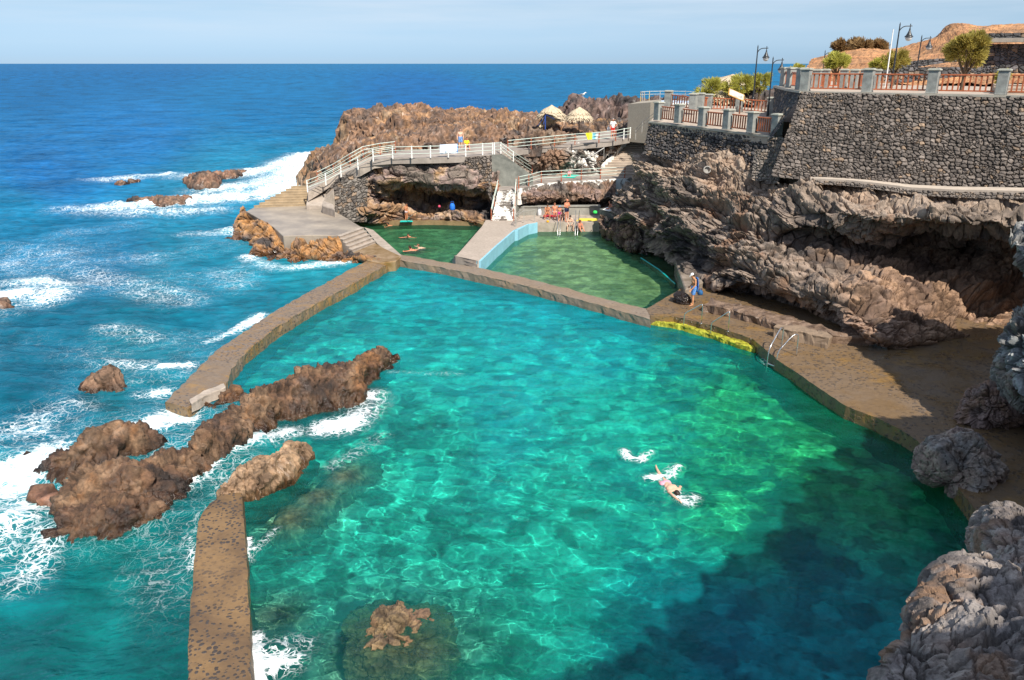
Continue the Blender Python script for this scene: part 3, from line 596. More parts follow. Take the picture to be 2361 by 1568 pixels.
spine_rock('sea_rock', [[(665,1200,-.35,.6),(730,1150,-.3,.6),(790,1100,-.4,.55),(850,1070,-.6,.45)]], [(.24,.15,.10), (.34,.24,.15), (.20,.14,.10)], 'dark elongated rock lying just under the clear pool water', .05, 43, amp=.3, zb=-2.2, wetz=None)
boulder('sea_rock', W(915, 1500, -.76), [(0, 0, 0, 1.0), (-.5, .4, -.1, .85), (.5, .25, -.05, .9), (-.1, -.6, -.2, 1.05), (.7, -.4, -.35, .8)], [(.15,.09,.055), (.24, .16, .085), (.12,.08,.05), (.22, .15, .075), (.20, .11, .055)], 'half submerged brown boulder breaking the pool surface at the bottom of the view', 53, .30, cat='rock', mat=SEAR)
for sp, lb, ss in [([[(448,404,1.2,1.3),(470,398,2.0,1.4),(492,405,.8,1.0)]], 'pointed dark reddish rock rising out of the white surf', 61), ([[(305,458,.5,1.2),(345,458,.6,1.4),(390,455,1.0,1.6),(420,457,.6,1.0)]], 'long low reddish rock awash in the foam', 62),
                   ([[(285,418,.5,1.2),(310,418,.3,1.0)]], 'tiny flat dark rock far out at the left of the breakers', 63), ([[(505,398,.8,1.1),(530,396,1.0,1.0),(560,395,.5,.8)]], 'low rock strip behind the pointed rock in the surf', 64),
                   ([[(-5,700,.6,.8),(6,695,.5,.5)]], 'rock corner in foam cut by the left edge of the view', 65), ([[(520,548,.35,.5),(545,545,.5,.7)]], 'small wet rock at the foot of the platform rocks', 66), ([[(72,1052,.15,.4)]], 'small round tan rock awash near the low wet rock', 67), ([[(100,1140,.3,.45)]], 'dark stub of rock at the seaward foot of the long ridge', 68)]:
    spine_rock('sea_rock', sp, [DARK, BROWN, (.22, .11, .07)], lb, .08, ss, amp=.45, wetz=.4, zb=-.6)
# ---- boulders by the deck
boulder('boulder', W(2212, 1082, .7), [(-.5, .1, .2, .8), (.15, .2, .3, .88), (.6, 0, 0, .72), (.1, -.4, -.2, .75)], [GREY, (.23, .21, .195), LGREY, PINK, GREY], 'grey rounded boulder standing between the pebbled deck and the pool', 71, .22)
boulder('boulder', W(2292, 945, 1.0), [(-.2, 0, 0, .8), (.5, .2, .2, .95), (-.7, -.1, -.4, .5)], [PINK, BROWN, (.24, .17, .15), GREY], 'pinkish brown boulder on the shaded deck under the big overhanging rock', 72, .34)
boulder('boulder', W(1576, 688, .85), [(0, 0, -.1, .40), (-.12, .2, -.05, .36)], [DARK, (.09, .06, .05)], 'dark wet boulder at the feet of the man on the deck', 73, .14, wetz=2, sub_=5)
# big grey rock hanging at the right edge
BR = [[(2330,520,30),(2370,510,30),(2460,520,29),(2600,540,28)],[(2335,545,29),(2390,570,28.5),(2460,590,28),(2600,600,27)],[(2338,580,29),(2390,620,28),(2460,640,27.5),(2600,650,26)],
      [(2380,650,30),(2410,665,29.5),(2460,680,28),(2600,690,26)],[(2352,700,29.5),(2380,712,28.5),(2460,715,27),(2600,720,25)],
      [(2296,785,28.6),(2340,760,27.2),(2440,760,25.8),(2600,760,24)],[(2284,830,28.6),(2330,830,26.9),(2440,830,25.2),(2600,830,23.4)],
      [(2298,885,28.6),(2335,892,27),(2440,890,25.2),(2600,890,23.4)],[(2350,950,28.6),(2375,950,27.8),(2440,955,26),(2600,960,24)],[(2365,960,29.4),(2400,985,29),(2460,1000,28),(2600,1010,26)]]
sheet('overhanging_rock', BR, 260, 240, [(.16, .18, .19), (.23, .24, .24), GREY, (.30, .29, .27), (.2, .2, .2)], 81, (.25, .45, .22), (.6, .8, 2.2), kind='structure')
# ---- foreground cliff on which the viewer stands: edge line (photo px, z) then rising ground
def fore():
    E = [(2275,1205,7.2),(2250,1275,7.6),(2225,1295,7.7),(2160,1330,8.0),(2090,1400,8.3),(2030,1440,8.5),(1950,1475,8.75),(1915,1500,8.8),(1860,1568,9.0),(1780,1680,9.3),(1700,1900,9.8),(1500,2300,10.3)]
    top = [W(*e)+Vector((.12, -.05, 0)) for e in E]
    NRM = Vector((.74, -.67, 0))
    rowsF = []
    inner = []; inner2 = []; inner3 = []; inner4 = []; lo = []; lo2 = []; lo3 = []
    for i, p in enumerate(top):
        k = i/(len(top)-1)
        lo3.append(p+Vector((.0, .0, 0))*0+Vector((.9, -.9, -p.z-1.5)))
        lo2.append(p+Vector((1.1, -1.0, -4.0)))
        lo.append(p+Vector((.35, -.35, -1.3)))
        inner.append(p+Vector((.55, -.42, .28)))
        inner2.append(p+Vector((1.5, -1.1, .62)))
        inner3.append(p+Vector((2.9, -1.9, .95)))
        inner4.append(p+Vector((5.5, -3.6, 1.25)))
    def pc(co, c, r, cc):
        n = fbm(co*1.6, 4, 91); o = sstep(.25, .55, n)
        c = c*(1-.6*o[:, None])+np.array((.26, .14, .07))[None]*(.6*o)[:, None]
        g = sstep(.1, .5, fbm(co*.9, 3, 99)); return c*(1-.35*g[:, None])+np.array((.22, .21, .21))[None]*(.35*g)[:, None]
    sheet('foreground_cliff', [lo3, lo2, lo, top, inner, inner2, inner3, inner4], 560, 620, [(.12, .10, .09), (.20, .165, .15), (.27, .235, .215), (.34, .28, .24), (.27, .19, .15)], 7, (.34, .11, .06), (1.1, 1.5, 5.0), ROCKN, cfun=pc, world=True, csc=1.2)
    # loose pebbles
    mb = MB(); rnd = random.Random(5)
    ico = bmesh.new(); bmesh.ops.create_icosphere(ico, subdivisions=1, radius=1); IV = [v.co.copy() for v in ico.verts]; IF = [tuple(v.index for v in f.verts) for f in ico.faces]; ico.free()
    # unseen ridge added beside the viewer (out of frame) that throws the shade on the pool corner
    C = [(-9,-9,0),(-3.5,-5.2,0),(1.5,-1.6,0),(3.4,.0,0),(7.4,3.2,0),(12.2,8.2,0),(16.4,12.8,0),(20.4,16.6,0),(26,19,0),(36,21,0)]
    H_ = [14.6,14.6,14.6,14.4,14.2,13.9,13.9,13.6,12.6,11.5]
    base = [Vector(c)+Vector((-.3, .5, 8.0 if i < 5 else 4.5)) for i, c in enumerate(C)]
    mid = [Vector((c[0]+.1, c[1]+.0, 10.5)) for c in C]; tp = [Vector((c[0]+.6, c[1]-.6, h)) for c, h in zip(C, H_)]; back = [Vector((c[0]+5, c[1]-5, h+.3)) for c, h in zip(C, H_)]
    sheet('shade_ridge_viewpoint', [[b+Vector((.2, -.2, -6)) for b in base], base, mid, tp, back], 120, 260, [GREY, BROWN, LGREY], 17, (1.1, .7, .3), (.6, .8, 2), world=True)
fore()
C2 = [(19.6,20.5),(20.6,27.6),(25,28.6),(31,28.8),(40,28.5)]  # unseen ridge added out of frame to throw shade on the right of the deck
sheet('shade_ridge_deck', [[Vector((x, y, z_)) for x, y in C2] for z_ in (2.5, 6.0, 9.0)]+[[Vector((x+.4, y-.5, 10.6)) for x, y in C2], [Vector((x+3, y-5, 10.9)) for x, y in C2]], 80, 160, [GREY, BROWN, LGREY], 19, (.5, .5, .2), (.6, .8, 2), world=True)
# ---- headland behind the walkway (height-field, world z from the photo crest lines)
HB = [(.12, .08, .06), BROWN, (.24, .13, .07), (.11, .075, .06), (.29, .155, .075), (.30, .20, .12), (.15, .10, .07)]
spine_rock('headland', [[(832,256,7.5,3.4),(880,255,7.7,5.5),(940,250,8.0,7),(1000,262,7.4,7)],[(1000,262,7.2,6),(1040,272,6.6,6),(1072,252,7.4,2.8),(1100,262,7.2,5),(1160,262,7.4,6),(1230,278,7.0,6),(1310,290,6.6,6)],
    [(775,348,3.6,4.2),(800,342,4.8,3.8),(850,328,5.6,4.0),(900,314,5.9,4.4),(960,302,6.2,4.4)],[(930,310,6.0,5),(1010,300,6.5,6),(1100,290,6.6,5)],[(1130,285,6.3,3),(1200,280,6.6,3)]], HB,
    'unused', .16, 101, amp=.95, wetz=None, zb=-1, kind='structure', power=3.2, scale=.55, csc=.16, facets=.75, mat=ROCKF, smooth=False)
spine_rock('shore_rock', [[(1325,240,8.4,3.0),(1348,229,8.95,3.0),(1390,236,8.6,4),(1430,228,9.0,3),(1480,234,8.6,3.5),(1560,236,8.7,4),(1650,230,9.0,4),(1750,212,10,4)]], [DARK, (.11, .07, .06), (.15, .10, .08), DARK], 'dark jagged lava ridge on the shore behind the straw parasols', .2, 103, amp=1.0, wetz=None, zb=3, power=3, scale=.6, facets=.9, mat=ROCKF, smooth=False, csc=.2)
spine_rock('shore_rock', [[(1178,312,6.4,1.0),(1215,310,6.8,1.1),(1260,306,6.8,1.1),(1300,304,6.6,1.0)]], [DARK, BROWN, (.22,.15,.1)], 'broken dark rock bordering the walkway under the leaning straw parasol', .12, 104, amp=.8, wetz=None, zb=5, scale=.7, facets=1.2, mat=ROCKF, smooth=False)
spine_rock('shore_rock', [[(1300,285,6.6,2.4),(1360,280,7.0,2.6),(1420,278,7.0,2.5),(1450,290,6.8,2)],[(1310,302,6.3,.9),(1380,296,6.4,1.0)]], [BROWN, DARK, OCH], 'brown rocky ground behind the man in the white shirt', .14, 105, amp=.8, wetz=None, zb=4.6, scale=.6, facets=1.1, mat=ROCKF, smooth=False)
spine_rock('shore_rock', [[(738,372,3.0,1.8),(745,395,1.5,2.0),(725,420,.6,1.2)],[(760,350,4.2,2.6),(790,360,4.2,2.5),(850,350,4.9,2.4)]], [(.2,.15,.11), GREY, (.25,.18,.12), TAN], 'slaty brown rock dropping into the surf beside the sloping handrail', .12, 106, amp=.7, wetz=.4, zb=-1, scale=.7, facets=1.3, mat=ROCKF, smooth=False)
# red hill
def hill():
    rowsH = [[(1870,140,120),(1960,118,118),(2060,112,115),(2150,90,112),(2200,58,110),(2260,62,108),(2361,58,106),(2520,50,104)],
             [(1860,160,105),(1950,140,100),(2050,138,98),(2150,125,96),(2220,100,94),(2280,95,92),(2361,92,90),(2520,90,88)],
             [(1850,175,90),(1950,165,84),(2050,168,78),(2150,160,74),(2220,150,74),(2280,150,74),(2361,150,72),(2520,150,70)],
             [(1850,200,80),(1950,195,74),(2050,195,66),(2150,195,62),(2220,195,62),(2280,195,60),(2361,195,60),(2520,195,58)]]
    back = [(u, v+60, z+30) for u, v, z in rowsH[0]]
    sheet('hill', [back]+rowsH, 160, 240, [(.36, .165, .07), (.42, .21, .09), (.36, .18, .08), (.30, .16, .08)], 111, (.6, .2, .12), (.3, .4, 1.2), ROCKF, world=False, blocks=.35)
hill()
# ---------------------------------------------------------------- masonry, paving, walkways
def cobble_mat(name, mortar, mortar2, stone, scale, rough=.35, thr=.36, keep=.8, wetn=True, bstr=.6, ochre=None):
    t = NT(name); p = t.pos(); w = t.n('TexNoise'); w.inputs['Scale'].default_value = 2.; t.set(w.inputs['Vector'], p)
    d = t.n('VectorMath', operation='MULTIPLY_ADD'); t.set(d.inputs[0], w.outputs['Color']); d.inputs[1].default_value = (.25, .25, .25); t.set(d.inputs[2], p)
    v = t.n('TexVoronoi'); v.inputs['Scale'].default_value = scale; t.set(v.inputs['Vector'], d.outputs[0]); v.inputs['Randomness'].default_value = .9
    s = t.n('SeparateColor'); t.set(s.inputs[0], v.outputs['Color'])
    m = t.rng(t.math('ADD', v.outputs['Distance'], t.math('MULTIPLY', s.outputs[1], .16)), thr+.06, thr-.02)
    m = t.math('MULTIPLY', m, t.rng(s.outputs[0], 1-keep, 1-keep+.05)); m = t.math('MULTIPLY', m, t.rng(t.noise(.3, 3, .5, p), .36, .5, .12, 1))
    n1 = t.noise(.55, 6, .6, p, .5); n2 = t.noise(6, 5, .65, p); 
    c = t.mix(t.rng(n1, .38, .62), mortar, mortar2); c = t.mix(t.rng(n2, .3, .7, 0, .5), c, tuple(x*.5 for x in mortar))
    c = t.mix(t.math('MULTIPLY', m, .88), c, t.mix(s.outputs[2], stone, tuple(x*1.9 for x in stone)))
    if ochre: c = t.mix(t.rng(t.noise(.8, 5, .7, p), .55, .66, 0, .75), c, ochre)
    h = t.math('ADD', m, t.math('MULTIPLY', n2, .6)); r = t.rng(n1, .35, .65, rough, min(1, rough+.4))
    t.bsdf(c, r, h, bstr, .03, .5); return t.m
SEAW = cobble_mat('wet pebbled sea wall', (.24, .14, .05), (.22, .165, .12), (.045, .036, .032), 6.5, .15, .38, .8, ochre=(.30, .17, .05))
NEARW = cobble_mat('pebbled concrete wall', (.25, .15, .065), (.10, .062, .038), (.03, .026, .026), 8.5, .35, .42, .9)
DECK = cobble_mat('pebbled deck', (.20, .125, .06), (.18, .125, .08), (.06, .045, .035), 5.6, .22, .42, .85, bstr=1.0, ochre=(.25, .14, .04))
CONC = plain('weathered concrete', (.37, .31, .255), .85, .18, 2.2, col2=(.46, .385, .32))
WETC = plain('wet concrete', (.21, .165, .12), .25, .3, 1.1, col2=(.36, .30, .25))
RAMPM = cobble_mat('speckled ramp concrete', (.40, .33, .27), (.46, .38, .315), (.17, .13, .11), 5.5, .8, .22, .5)
GREYP = plain('grey render', (.13, .135, .12), .9, .2, 1.5, col2=(.20, .20, .175))
BLUEP = plain('light blue paint', (.26, .52, .64), .6, .1, 1.5)
ALGAE = plain('yellow green algae', (.22, .20, .02), .5, .45, 3.5, col2=(.62, .60, .06), bstr=.8, bdist=.04)
PAVE = plain('pale paving', (.42, .34, .27), .85, .12, .8, col2=(.50, .41, .33))
WALK = plain('walkway concrete', (.30, .255, .22), .9, .15, 1.0, col2=(.38, .33, .29))
def white_mat():
    t = NT('peeling whitewash'); p = t.pos(); n = t.noise(1.1, 8, .7, p, .5); n2 = t.noise(5, 5, .6, p)
    c = t.mix(t.rng(n, .52, .56), (.80, .77, .72), t.mix(n2, (.10, .09, .08), (.25, .21, .18))); t.bsdf(c, .9, n, .6, .05); return t.m
WHITE = white_mat()
def xy(v): return (v[0], v[1])
def strip(name, left, right, zt, zb, mat, kind='structure', label=None, cat=None, sub=10, jit=.03, s=3, parent=None, sag=None, crown=0):
    """wall between two photo edge lines on its top plane, finely subdivided with worn edges"""
    Lw = np.array([tuple(W(u, v, zt)) for u, v in left]); Rw = np.array([tuple(W(u, v, zt)) for u, v in right])
    n = (max(len(Lw), len(Rw))-1)*sub+1
    def rs(P):
        d = np.r_[0, np.cumsum(np.linalg.norm(np.diff(P, axis=0), axis=1))]; t = np.linspace(0, d[-1], n); return np.stack([np.interp(t, d, P[:, k]) for k in range(3)], 1)
    Lw, Rw = rs(Lw), rs(Rw)
    ring = []
    def lay(f, z, out=0.0):
        q = Lw*(1-f)+Rw*f; q = q.copy(); dirv = (Rw-Lw); dirv /= np.linalg.norm(dirv, axis=1, keepdims=True); q[:, :2] += dirv[:, :2]*out; q[:, 2] = z; return q
    ring = [lay(0, zb, -.05), lay(0, zt-.35, -.03), lay(0, zt-.12), lay(0, zt-.03), lay(.06, zt), lay(.3, zt+crown), lay(.5, zt+crown), lay(.7, zt+crown), lay(.94, zt), lay(1, zt-.03), lay(1, zt-.12), lay(1, zt-.35, .03), lay(1, zb, .05)]
    G = np.stack(ring, 0); co = G.reshape(-1, 3); q = co.copy()
    co = co+np.stack([fbm(q*1.6, 4, s), fbm(q*1.6, 4, s+1), .6*fbm(q*1.6, 4, s+2)], 1)*jit*2.2+np.stack([perlin(q*6, s), perlin(q*6, s+1), perlin(q*6, s+2)], 1)*jit*.6
    qd = gridq(len(ring), n); me = np_mesh(name, co, qd, None, None, smooth=False)
    bm = bmesh.new(); bm.from_mesh(me); bmesh.ops.holes_fill(bm, edges=[e for e in bm.edges if e.is_boundary], sides=0)
    for k in (0, n-1):
        try: bm.faces.new([bm.verts[i] for i in []])
        except Exception: pass
    bm.verts.ensure_lookup_table(); 
    for k in (0, n-1):
        vs = [bm.verts[r*n+k] for r in range(len(ring))]
        try: bm.faces.new(vs if k == 0 else vs[::-1])
        except Exception: pass
    bmesh.ops.recalc_face_normals(bm, faces=bm.faces); bm.to_mesh(me); bm.free()
    o = link(name, me, mat, parent); tag(o, label, cat, None, kind); return o
def slab(name, pts, th, mat, kind='structure', label=None, cat=None, parent=None, bevel=0, zb=None):
    """pts (u,v,z) on the photo; z differs per corner"""
    P = [W(*q) for q in pts]; mb = MB(); mb.prism([xy(p) for p in P], [p.z-th if zb is None else zb for p in P], [p.z for p in P])
    o = mb.build(name, mat, parent, bevel); tag(o, label, cat, None, kind); return o
def stairs(name, bl, br, tl, tr, n, mat, zbase=None, kind='structure', label=None, cat=None, nose=.03, parent=None):
    """bl.. world corners; n steps rising from the bottom edge to the top edge"""
    mb = MB(); bl, br, tl, tr = map(Vector, (bl, br, tl, tr)); z0 = (bl.z+br.z)/2; z1 = (tl.z+tr.z)/2
    for i in range(n):
        f0, f1 = i/n, 1.0
        a = bl.lerp(tl, f0); b = br.lerp(tr, f0); c = br.lerp(tr, (i+1)/n); d = bl.lerp(tl, (i+1)/n)
        zt = z0+(z1-z0)*(i+1)/n; zl = (z0-.3 if zbase is None else zbase)+i*.0005
        mb.prism([xy(a), xy(b), xy(c), xy(d)], zl, zt)
        nd = (bl-tl); nd.z = 0; nd = nd.normalized()*nose
        mb.prism([xy(a+nd), xy(b+nd), xy(b-nd*.2), xy(a-nd*.2)], zt-.045, zt+.003)
    o = mb.build(name, mat, parent); tag(o, label, cat, None, kind); return o
# sea walls and the wall between the pools
strip('sea_wall', [(872,586),(810,618),(745,655),(690,684),(640,713),(600,738),(560,765),(530,785),(500,805),(470,835),(440,865),(410,895),(380,926)], [(915,594),(870,622),(820,650),(770,677),(720,705),(680,728),(640,752),(610,776),(585,797),(560,818),(535,848),(524,872),(520,891),(470,918),(432,942)], .62, -1.6, SEAW, None, 'curved pebble concrete wall with wet ochre sides between open sea and large pool', 'sea wall', sub=12, jit=.035)
strip('sea_wall', [(436,922),(468,901),(516,884)], [(440,931),(474,910),(520,892)], .74, .4, CONC, None, 'short pale raised concrete kerb at the seaward end of the curved wall', 'kerb', sub=8, jit=.03, s=9)
strip('sea_wall', [(512,1138),(480,1160),(457,1200),(447,1300),(438,1420),(430,1568),(424,1720),(416,2000)], [(557,1136),(560,1165),(562,1200),(568,1300),(574,1420),(580,1568),(586,1720),(600,2000)], .52, -1.9, NEARW, None, 'straight pebble studded wall running from the bottom edge up to the tan rock', 'sea wall', sub=10, jit=.014, s=11)
strip('sea_wall', [(912,584),(1000,599),(1045,607),(1100,616),(1200,637),(1300,662),(1400,690),(1492,711)], [(916,598),(1000,612),(1045,621),(1100,632),(1200,655),(1300,680),(1400,707),(1500,735)], .55, -2.2, cobble_mat('dividing wall', (.27, .19, .12), (.24, .19, .15), (.12, .09, .07), 5, .4, .3, .6), None, 'long low concrete wall dividing the large pool from the two back pools', 'pool wall', sub=12, jit=.03, s=14)
# deck on the right
dk = [(1490,712),(1560,672),(1600,640),(1700,640),(1900,640),(2400,640),(2700,800),(2700,1500),(2420,1500),(2330,1330),(2272,1205),(2240,1165),(2212,1130),(2190,1095),(2150,1060),(2118,1018),(2080,993),(2020,963),(1950,936),(1900,903),(1850,868),(1790,828),(1735,781),(1642,750),(1555,730),(1500,727)]
def deck():
    P = [W(u, v, .58) for u, v in dk]; bm = bmesh.new(); top = [bm.verts.new(p) for p in P]; bm.faces.new(top)
    r = bmesh.ops.extrude_face_region(bm, geom=list(bm.faces)); bmesh.ops.translate(bm, verts=[g for g in r['geom'] if isinstance(g, bmesh.types.BMVert)], vec=(0, 0, -3))
    bmesh.ops.triangulate(bm, faces=[f for f in bm.faces if len(f.verts) > 4]); bmesh.ops.recalc_face_normals(bm, faces=bm.faces)
    bmesh.ops.subdivide_edges(bm, edges=[e for e in bm.edges if e.calc_length() > 1.2], cuts=5, use_grid_fill=True)
    bmesh.ops.triangulate(bm, faces=bm.faces)
    rn = random.Random(3)
    for v in bm.verts: v.co += Vector((rn.uniform(-1, 1)*.02, rn.uniform(-1, 1)*.02, rn.uniform(-1, 1)*.008))
    me = bpy.data.meshes.new('deck'); bm.to_mesh(me); bm.free(); o = link('deck', me, DECK); tag(o, kind='structure')
deck()
strip('algae_ledge', [(1500,733),(1560,739),(1642,759),(1700,778),(1740,796)], [(1498,738),(1556,747),(1640,770),(1700,792),(1742,803)], .30, -.5, ALGAE, 'structure', sub=14, jit=.05, s=21)
strip('algae_ledge', [(1955,939),(2020,967),(2080,997),(2112,1018)], [(1960,946),(2020,975),(2075,1006),(2108,1024)], .0, -.5, plain('green algae', (.16, .24, .03), .6, .3, 4), 'structure', sub=14, jit=.05, s=22)
strip('algae_ledge', [(2216,1138),(2245,1172),(2268,1200)], [(2212,1160),(2235,1188),(2260,1212)], .04, -.5, MATS['green algae'], 'structure', sub=14, jit=.05, s=23)
strip('rock_ledge', [(1640,690),(1740,706),(1850,738),(1935,765),(2010,780)], [(1625,702),(1720,722),(1800,745),(1880,765),(1915,772)], .98, .2, plain('wet brown rock ledge', (.12, .075, .05), .35, .3, 2.5, col2=(.26, .18, .13), bstr=.7, bdist=.03), 'structure', sub=14, jit=.10, s=24)
strip('pale_ledge', [(1790,748),(1850,752),(1905,766),(1918,774)], [(1785,752),(1835,762),(1880,772),(1908,778)], 1.10, .3, plain('worn brown concrete', (.25, .18, .125), .8, .15, 2), 'structure', sub=10, jit=.04, s=25)
slab('submerged_step', [(1478,594,.02),(1556,652,.02),(1600,640,.02),(1560,590,.02)], 1.2, WETC)
mbk = MB(); mbk.tube([W(1478, 595, .05), W(1520, 622, .05), W(1557, 655, .05)], .045, 6); tag(mbk.build('pool_edge_rope', plain('turquoise paint', (.0, .45, .42), .4, .05)), 'turquoise edging line along the rocky right side of the back pool', 'edging')
slab('stepping_block', [(1556,600,1.0),(1594,596,1.0),(1622,650,.9),(1580,668,.9)], 1.5, WETC, None, 'pale wet concrete block against the cliff beside the dark boulder', 'concrete block', bevel=.06)
# platform on the seaward side
PLZ = 1.6
slab('platform', [(568,487,PLZ),(584,479,PLZ),(660,476,PLZ),(708,473,PLZ),(742,473,PLZ),(790,497,PLZ),(833,523,PLZ),(777,543,PLZ),(718,542,PLZ),(653,544,PLZ),(630,523,PLZ),(600,505,PLZ)], 1.0, plain('damp patchy concrete', (.27, .225, .185), .4, .2, .45, col2=(.42, .35, .27)), bevel=.04)
stairs('platform_steps', W(811, 582, .7), W(866, 561, .7), W(777, 543, PLZ), W(833, 523, PLZ), 5, CONC, zbase=-.2)
slab('wet_landing', [(808,584,.72),(866,560,.72),(890,574,.72),(925,590,.72),(912,602,.72),(878,606,.72),(850,600,.72)], 1.9, plain('ochre wet concrete', (.26, .155, .05), .25, .3, 1.3, col2=(.36, .25, .15)), bevel=.05)
slab('pool_kerb', [(840,524,.6),(860,530,.6),(905,570,.6),(925,588,.6),(905,590,.6),(870,562,.6)], 1.9, CONC)
stairs('sea_stairs', W(586, 478.5, PLZ), W(705, 475, PLZ), W(683, 428, 2.95), W(712, 428, 2.95), 8, plain('sandy concrete', (.36, .27, .17), .8, .2, 1.5), zbase=-.5)
slab('stair_landing', [(706,474,1.9),(742,474,1.9),(770,440,2.9),(765,415,3.3),(712,428,2.95)], 3.0, CONC)
slab('platform_block', [(742,474,2.2),(772,483,2.2),(768,470,2.4),(745,462,2.4)], 2.2, CONC, bevel=.05)
slab('ramp', [(709,444,2.85),(760,412,3.75),(795,398,4.2),(830,386,4.75),(862,368,5.38),(900,364,5.45),(900,352,5.5),(850,362,5.3),(808,382,4.6),(740,420,3.2),(712,428,2.95)], .7, CONC)
wk = [(855,368.5,5.38),(906,365,5.45),(985,364,5.5),(1060,362,5.5),(1133,357,5.5),(1160,352,5.5),(1186,347,5.6),(1250,340,5.7),(1318,333,5.8),(1380,329,5.95),(1417,324,6.1),(1452,318,6.15),(1490,309,6.2),(1500,292,6.3),(1420,300,6.25),(1320,312,6.0),(1200,322,5.8),(1100,332,5.62),(1000,344,5.5),(905,350,5.45),(860,357,5.4)]
slab('walkway', wk, .45, WALK)
slab('concrete_beam', [(922,366,5.1),(1022,365,5.1),(1022,358,5.1),(922,359,5.1)], .45, plain('dark beam', (.06, .055, .05), .9, .2), None, 'dark concrete beam under the upper walkway', 'beam')
lw = [(1149,438,3.02),(1195,434.5,3.05),(1246,421,3.1),(1340,415,3.1),(1452,409,3.12),(1485,407,3.12),(1485,385,3.12),(1384,388,3.12),(1300,396,3.1),(1229,404,3.1),(1175,412,3.06),(1138,432,3.02)]
slab('walkway', lw, .4, WALK)
# whitewashed parapet face under the lower walkway
def facewall(name, pts, z0, z1, th, mat, **kw):
    P = [W(*q) for q in pts]; mb = MB()
    for a, b in zip(P[:-1], P[1:]):
        d = (b-a); d.z = 0; nn = Vector((d.y, -d.x, 0)).normalized()*th
        za, zb_ = (z1, z1) if not isinstance(z1, str) else (a.z-.02, b.z-.02)
        mb.prism([xy(a+nn), xy(b+nn), xy(b), xy(a)], z0, [za, zb_, zb_, za])
    o = mb.build(name, mat); tag(o, kw.get('label'), kw.get('cat'), None, kw.get('kind', 'structure')); return o
facewall('white_wall', [(1193,435.5,3.05),(1246,422,3.1),(1340,416,3.1),(1450,410,3.12)], 1.75, '', .18, WHITE, kind=None, label='peeling whitewashed wall holding up the lower walkway', cat='wall')
stairs('white_stairs', W(1133, 511, .8), W(1184, 511, .8), W(1149, 438.5, 2.98), W(1190, 437, 2.98), 11, WHITE, zbase=.3)
facewall('grey_wall', [(1134,439,3.0),(1196,435,3.04)], .6, 2.6, .1, GREYP)
# side stairs from the upper to the lower walkway with a grey gable
a0 = W(1140, 357, 5.5); st = []
stairs('side_stairs', W(1232, 407, 3.1), W(1222, 398, 3.1), W(1158, 356, 5.5), W(1152, 350, 5.5), 11, CONC, zbase=2.6)
g = MB(); gy = W(1134, 439, 3.0).y+.6
gp = [R(1134, 357, 67.2), R(1160, 357, 67.2), R(1190, 378, 67.4), R(1229, 406, 67.6), R(1229, 430, 67.6), R(1134, 445, 67.2)]
g.add(gp+[p+Vector((0, .25, 0)) for p in gp], [(5, 4, 3, 2, 1, 0), (6, 7, 8, 9, 10, 11)]+[(i, (i+1) % 6, 6+(i+1) % 6, 6+i) for i in range(6)])
tag(g.build('gable_wall', GREYP), 'smooth grey rendered gable wall under the side stairs', 'wall')
stairs('upper_stairs', W(1384, 405, 3.12), W(1476, 405, 3.12), W(1390, 379, 3.85), W(1480, 379, 3.85), 4, PAVE, zbase=2.5)
stairs('upper_stairs', W(1389, 378.6, 3.85), W(1480, 378.6, 3.85), W(1452, 309, 6.2), W(1488, 308, 6.2), 14, PAVE, zbase=2.6)
facewall('stair_cheek', [(1386,381,3.85),(1449,311,6.2)], 2.6, '', .25, WHITE)
# bathing ramp with blue flank
RZ = .88
slab('bathing_ramp', [(1050,590,RZ),(1104,601,RZ),(1144,564,RZ),(1184,530,RZ),(1216,516,RZ),(1236,513,RZ),(1236,505,RZ),(1185,505,RZ),(1120,507,RZ),(1106,530,RZ),(1080,560,RZ)], .35, RAMPM, bevel=.02)
stairs('ramp_steps', W(1043, 608, .25), W(1099, 625, .25), W(1050, 590.5, RZ), W(1104, 601.5, RZ), 3, CONC, zbase=-1.5)
def blue():
    P = [W(u, v, RZ) for u, v in [(1104,601.5),(1144,564),(1184,530),(1192,529),(1216,516),(1237,512)]]; mb = MB()
    for a, b in zip(P[:-1], P[1:]):
        d = (b-a); nn = Vector((d.y, -d.x, 0)).normalized()
        mb.prism([xy(a+nn*.12), xy(b+nn*.12), xy(b-nn*.15), xy(a-nn*.15)], -1.6, RZ-.02)
    tag(mb.build('blue_pool_wall', BLUEP), 'light blue painted flank of the bathing ramp', 'pool wall')
blue()
mb = MB(); mb.prism([xy(W(u, v, .5)) for u, v in [(1050,592),(1102,602),(1140,566),(1182,532),(1180,508),(1120,512)]], -2.2, .5); tag(mb.build('ramp_core', CONC), kind='structure')
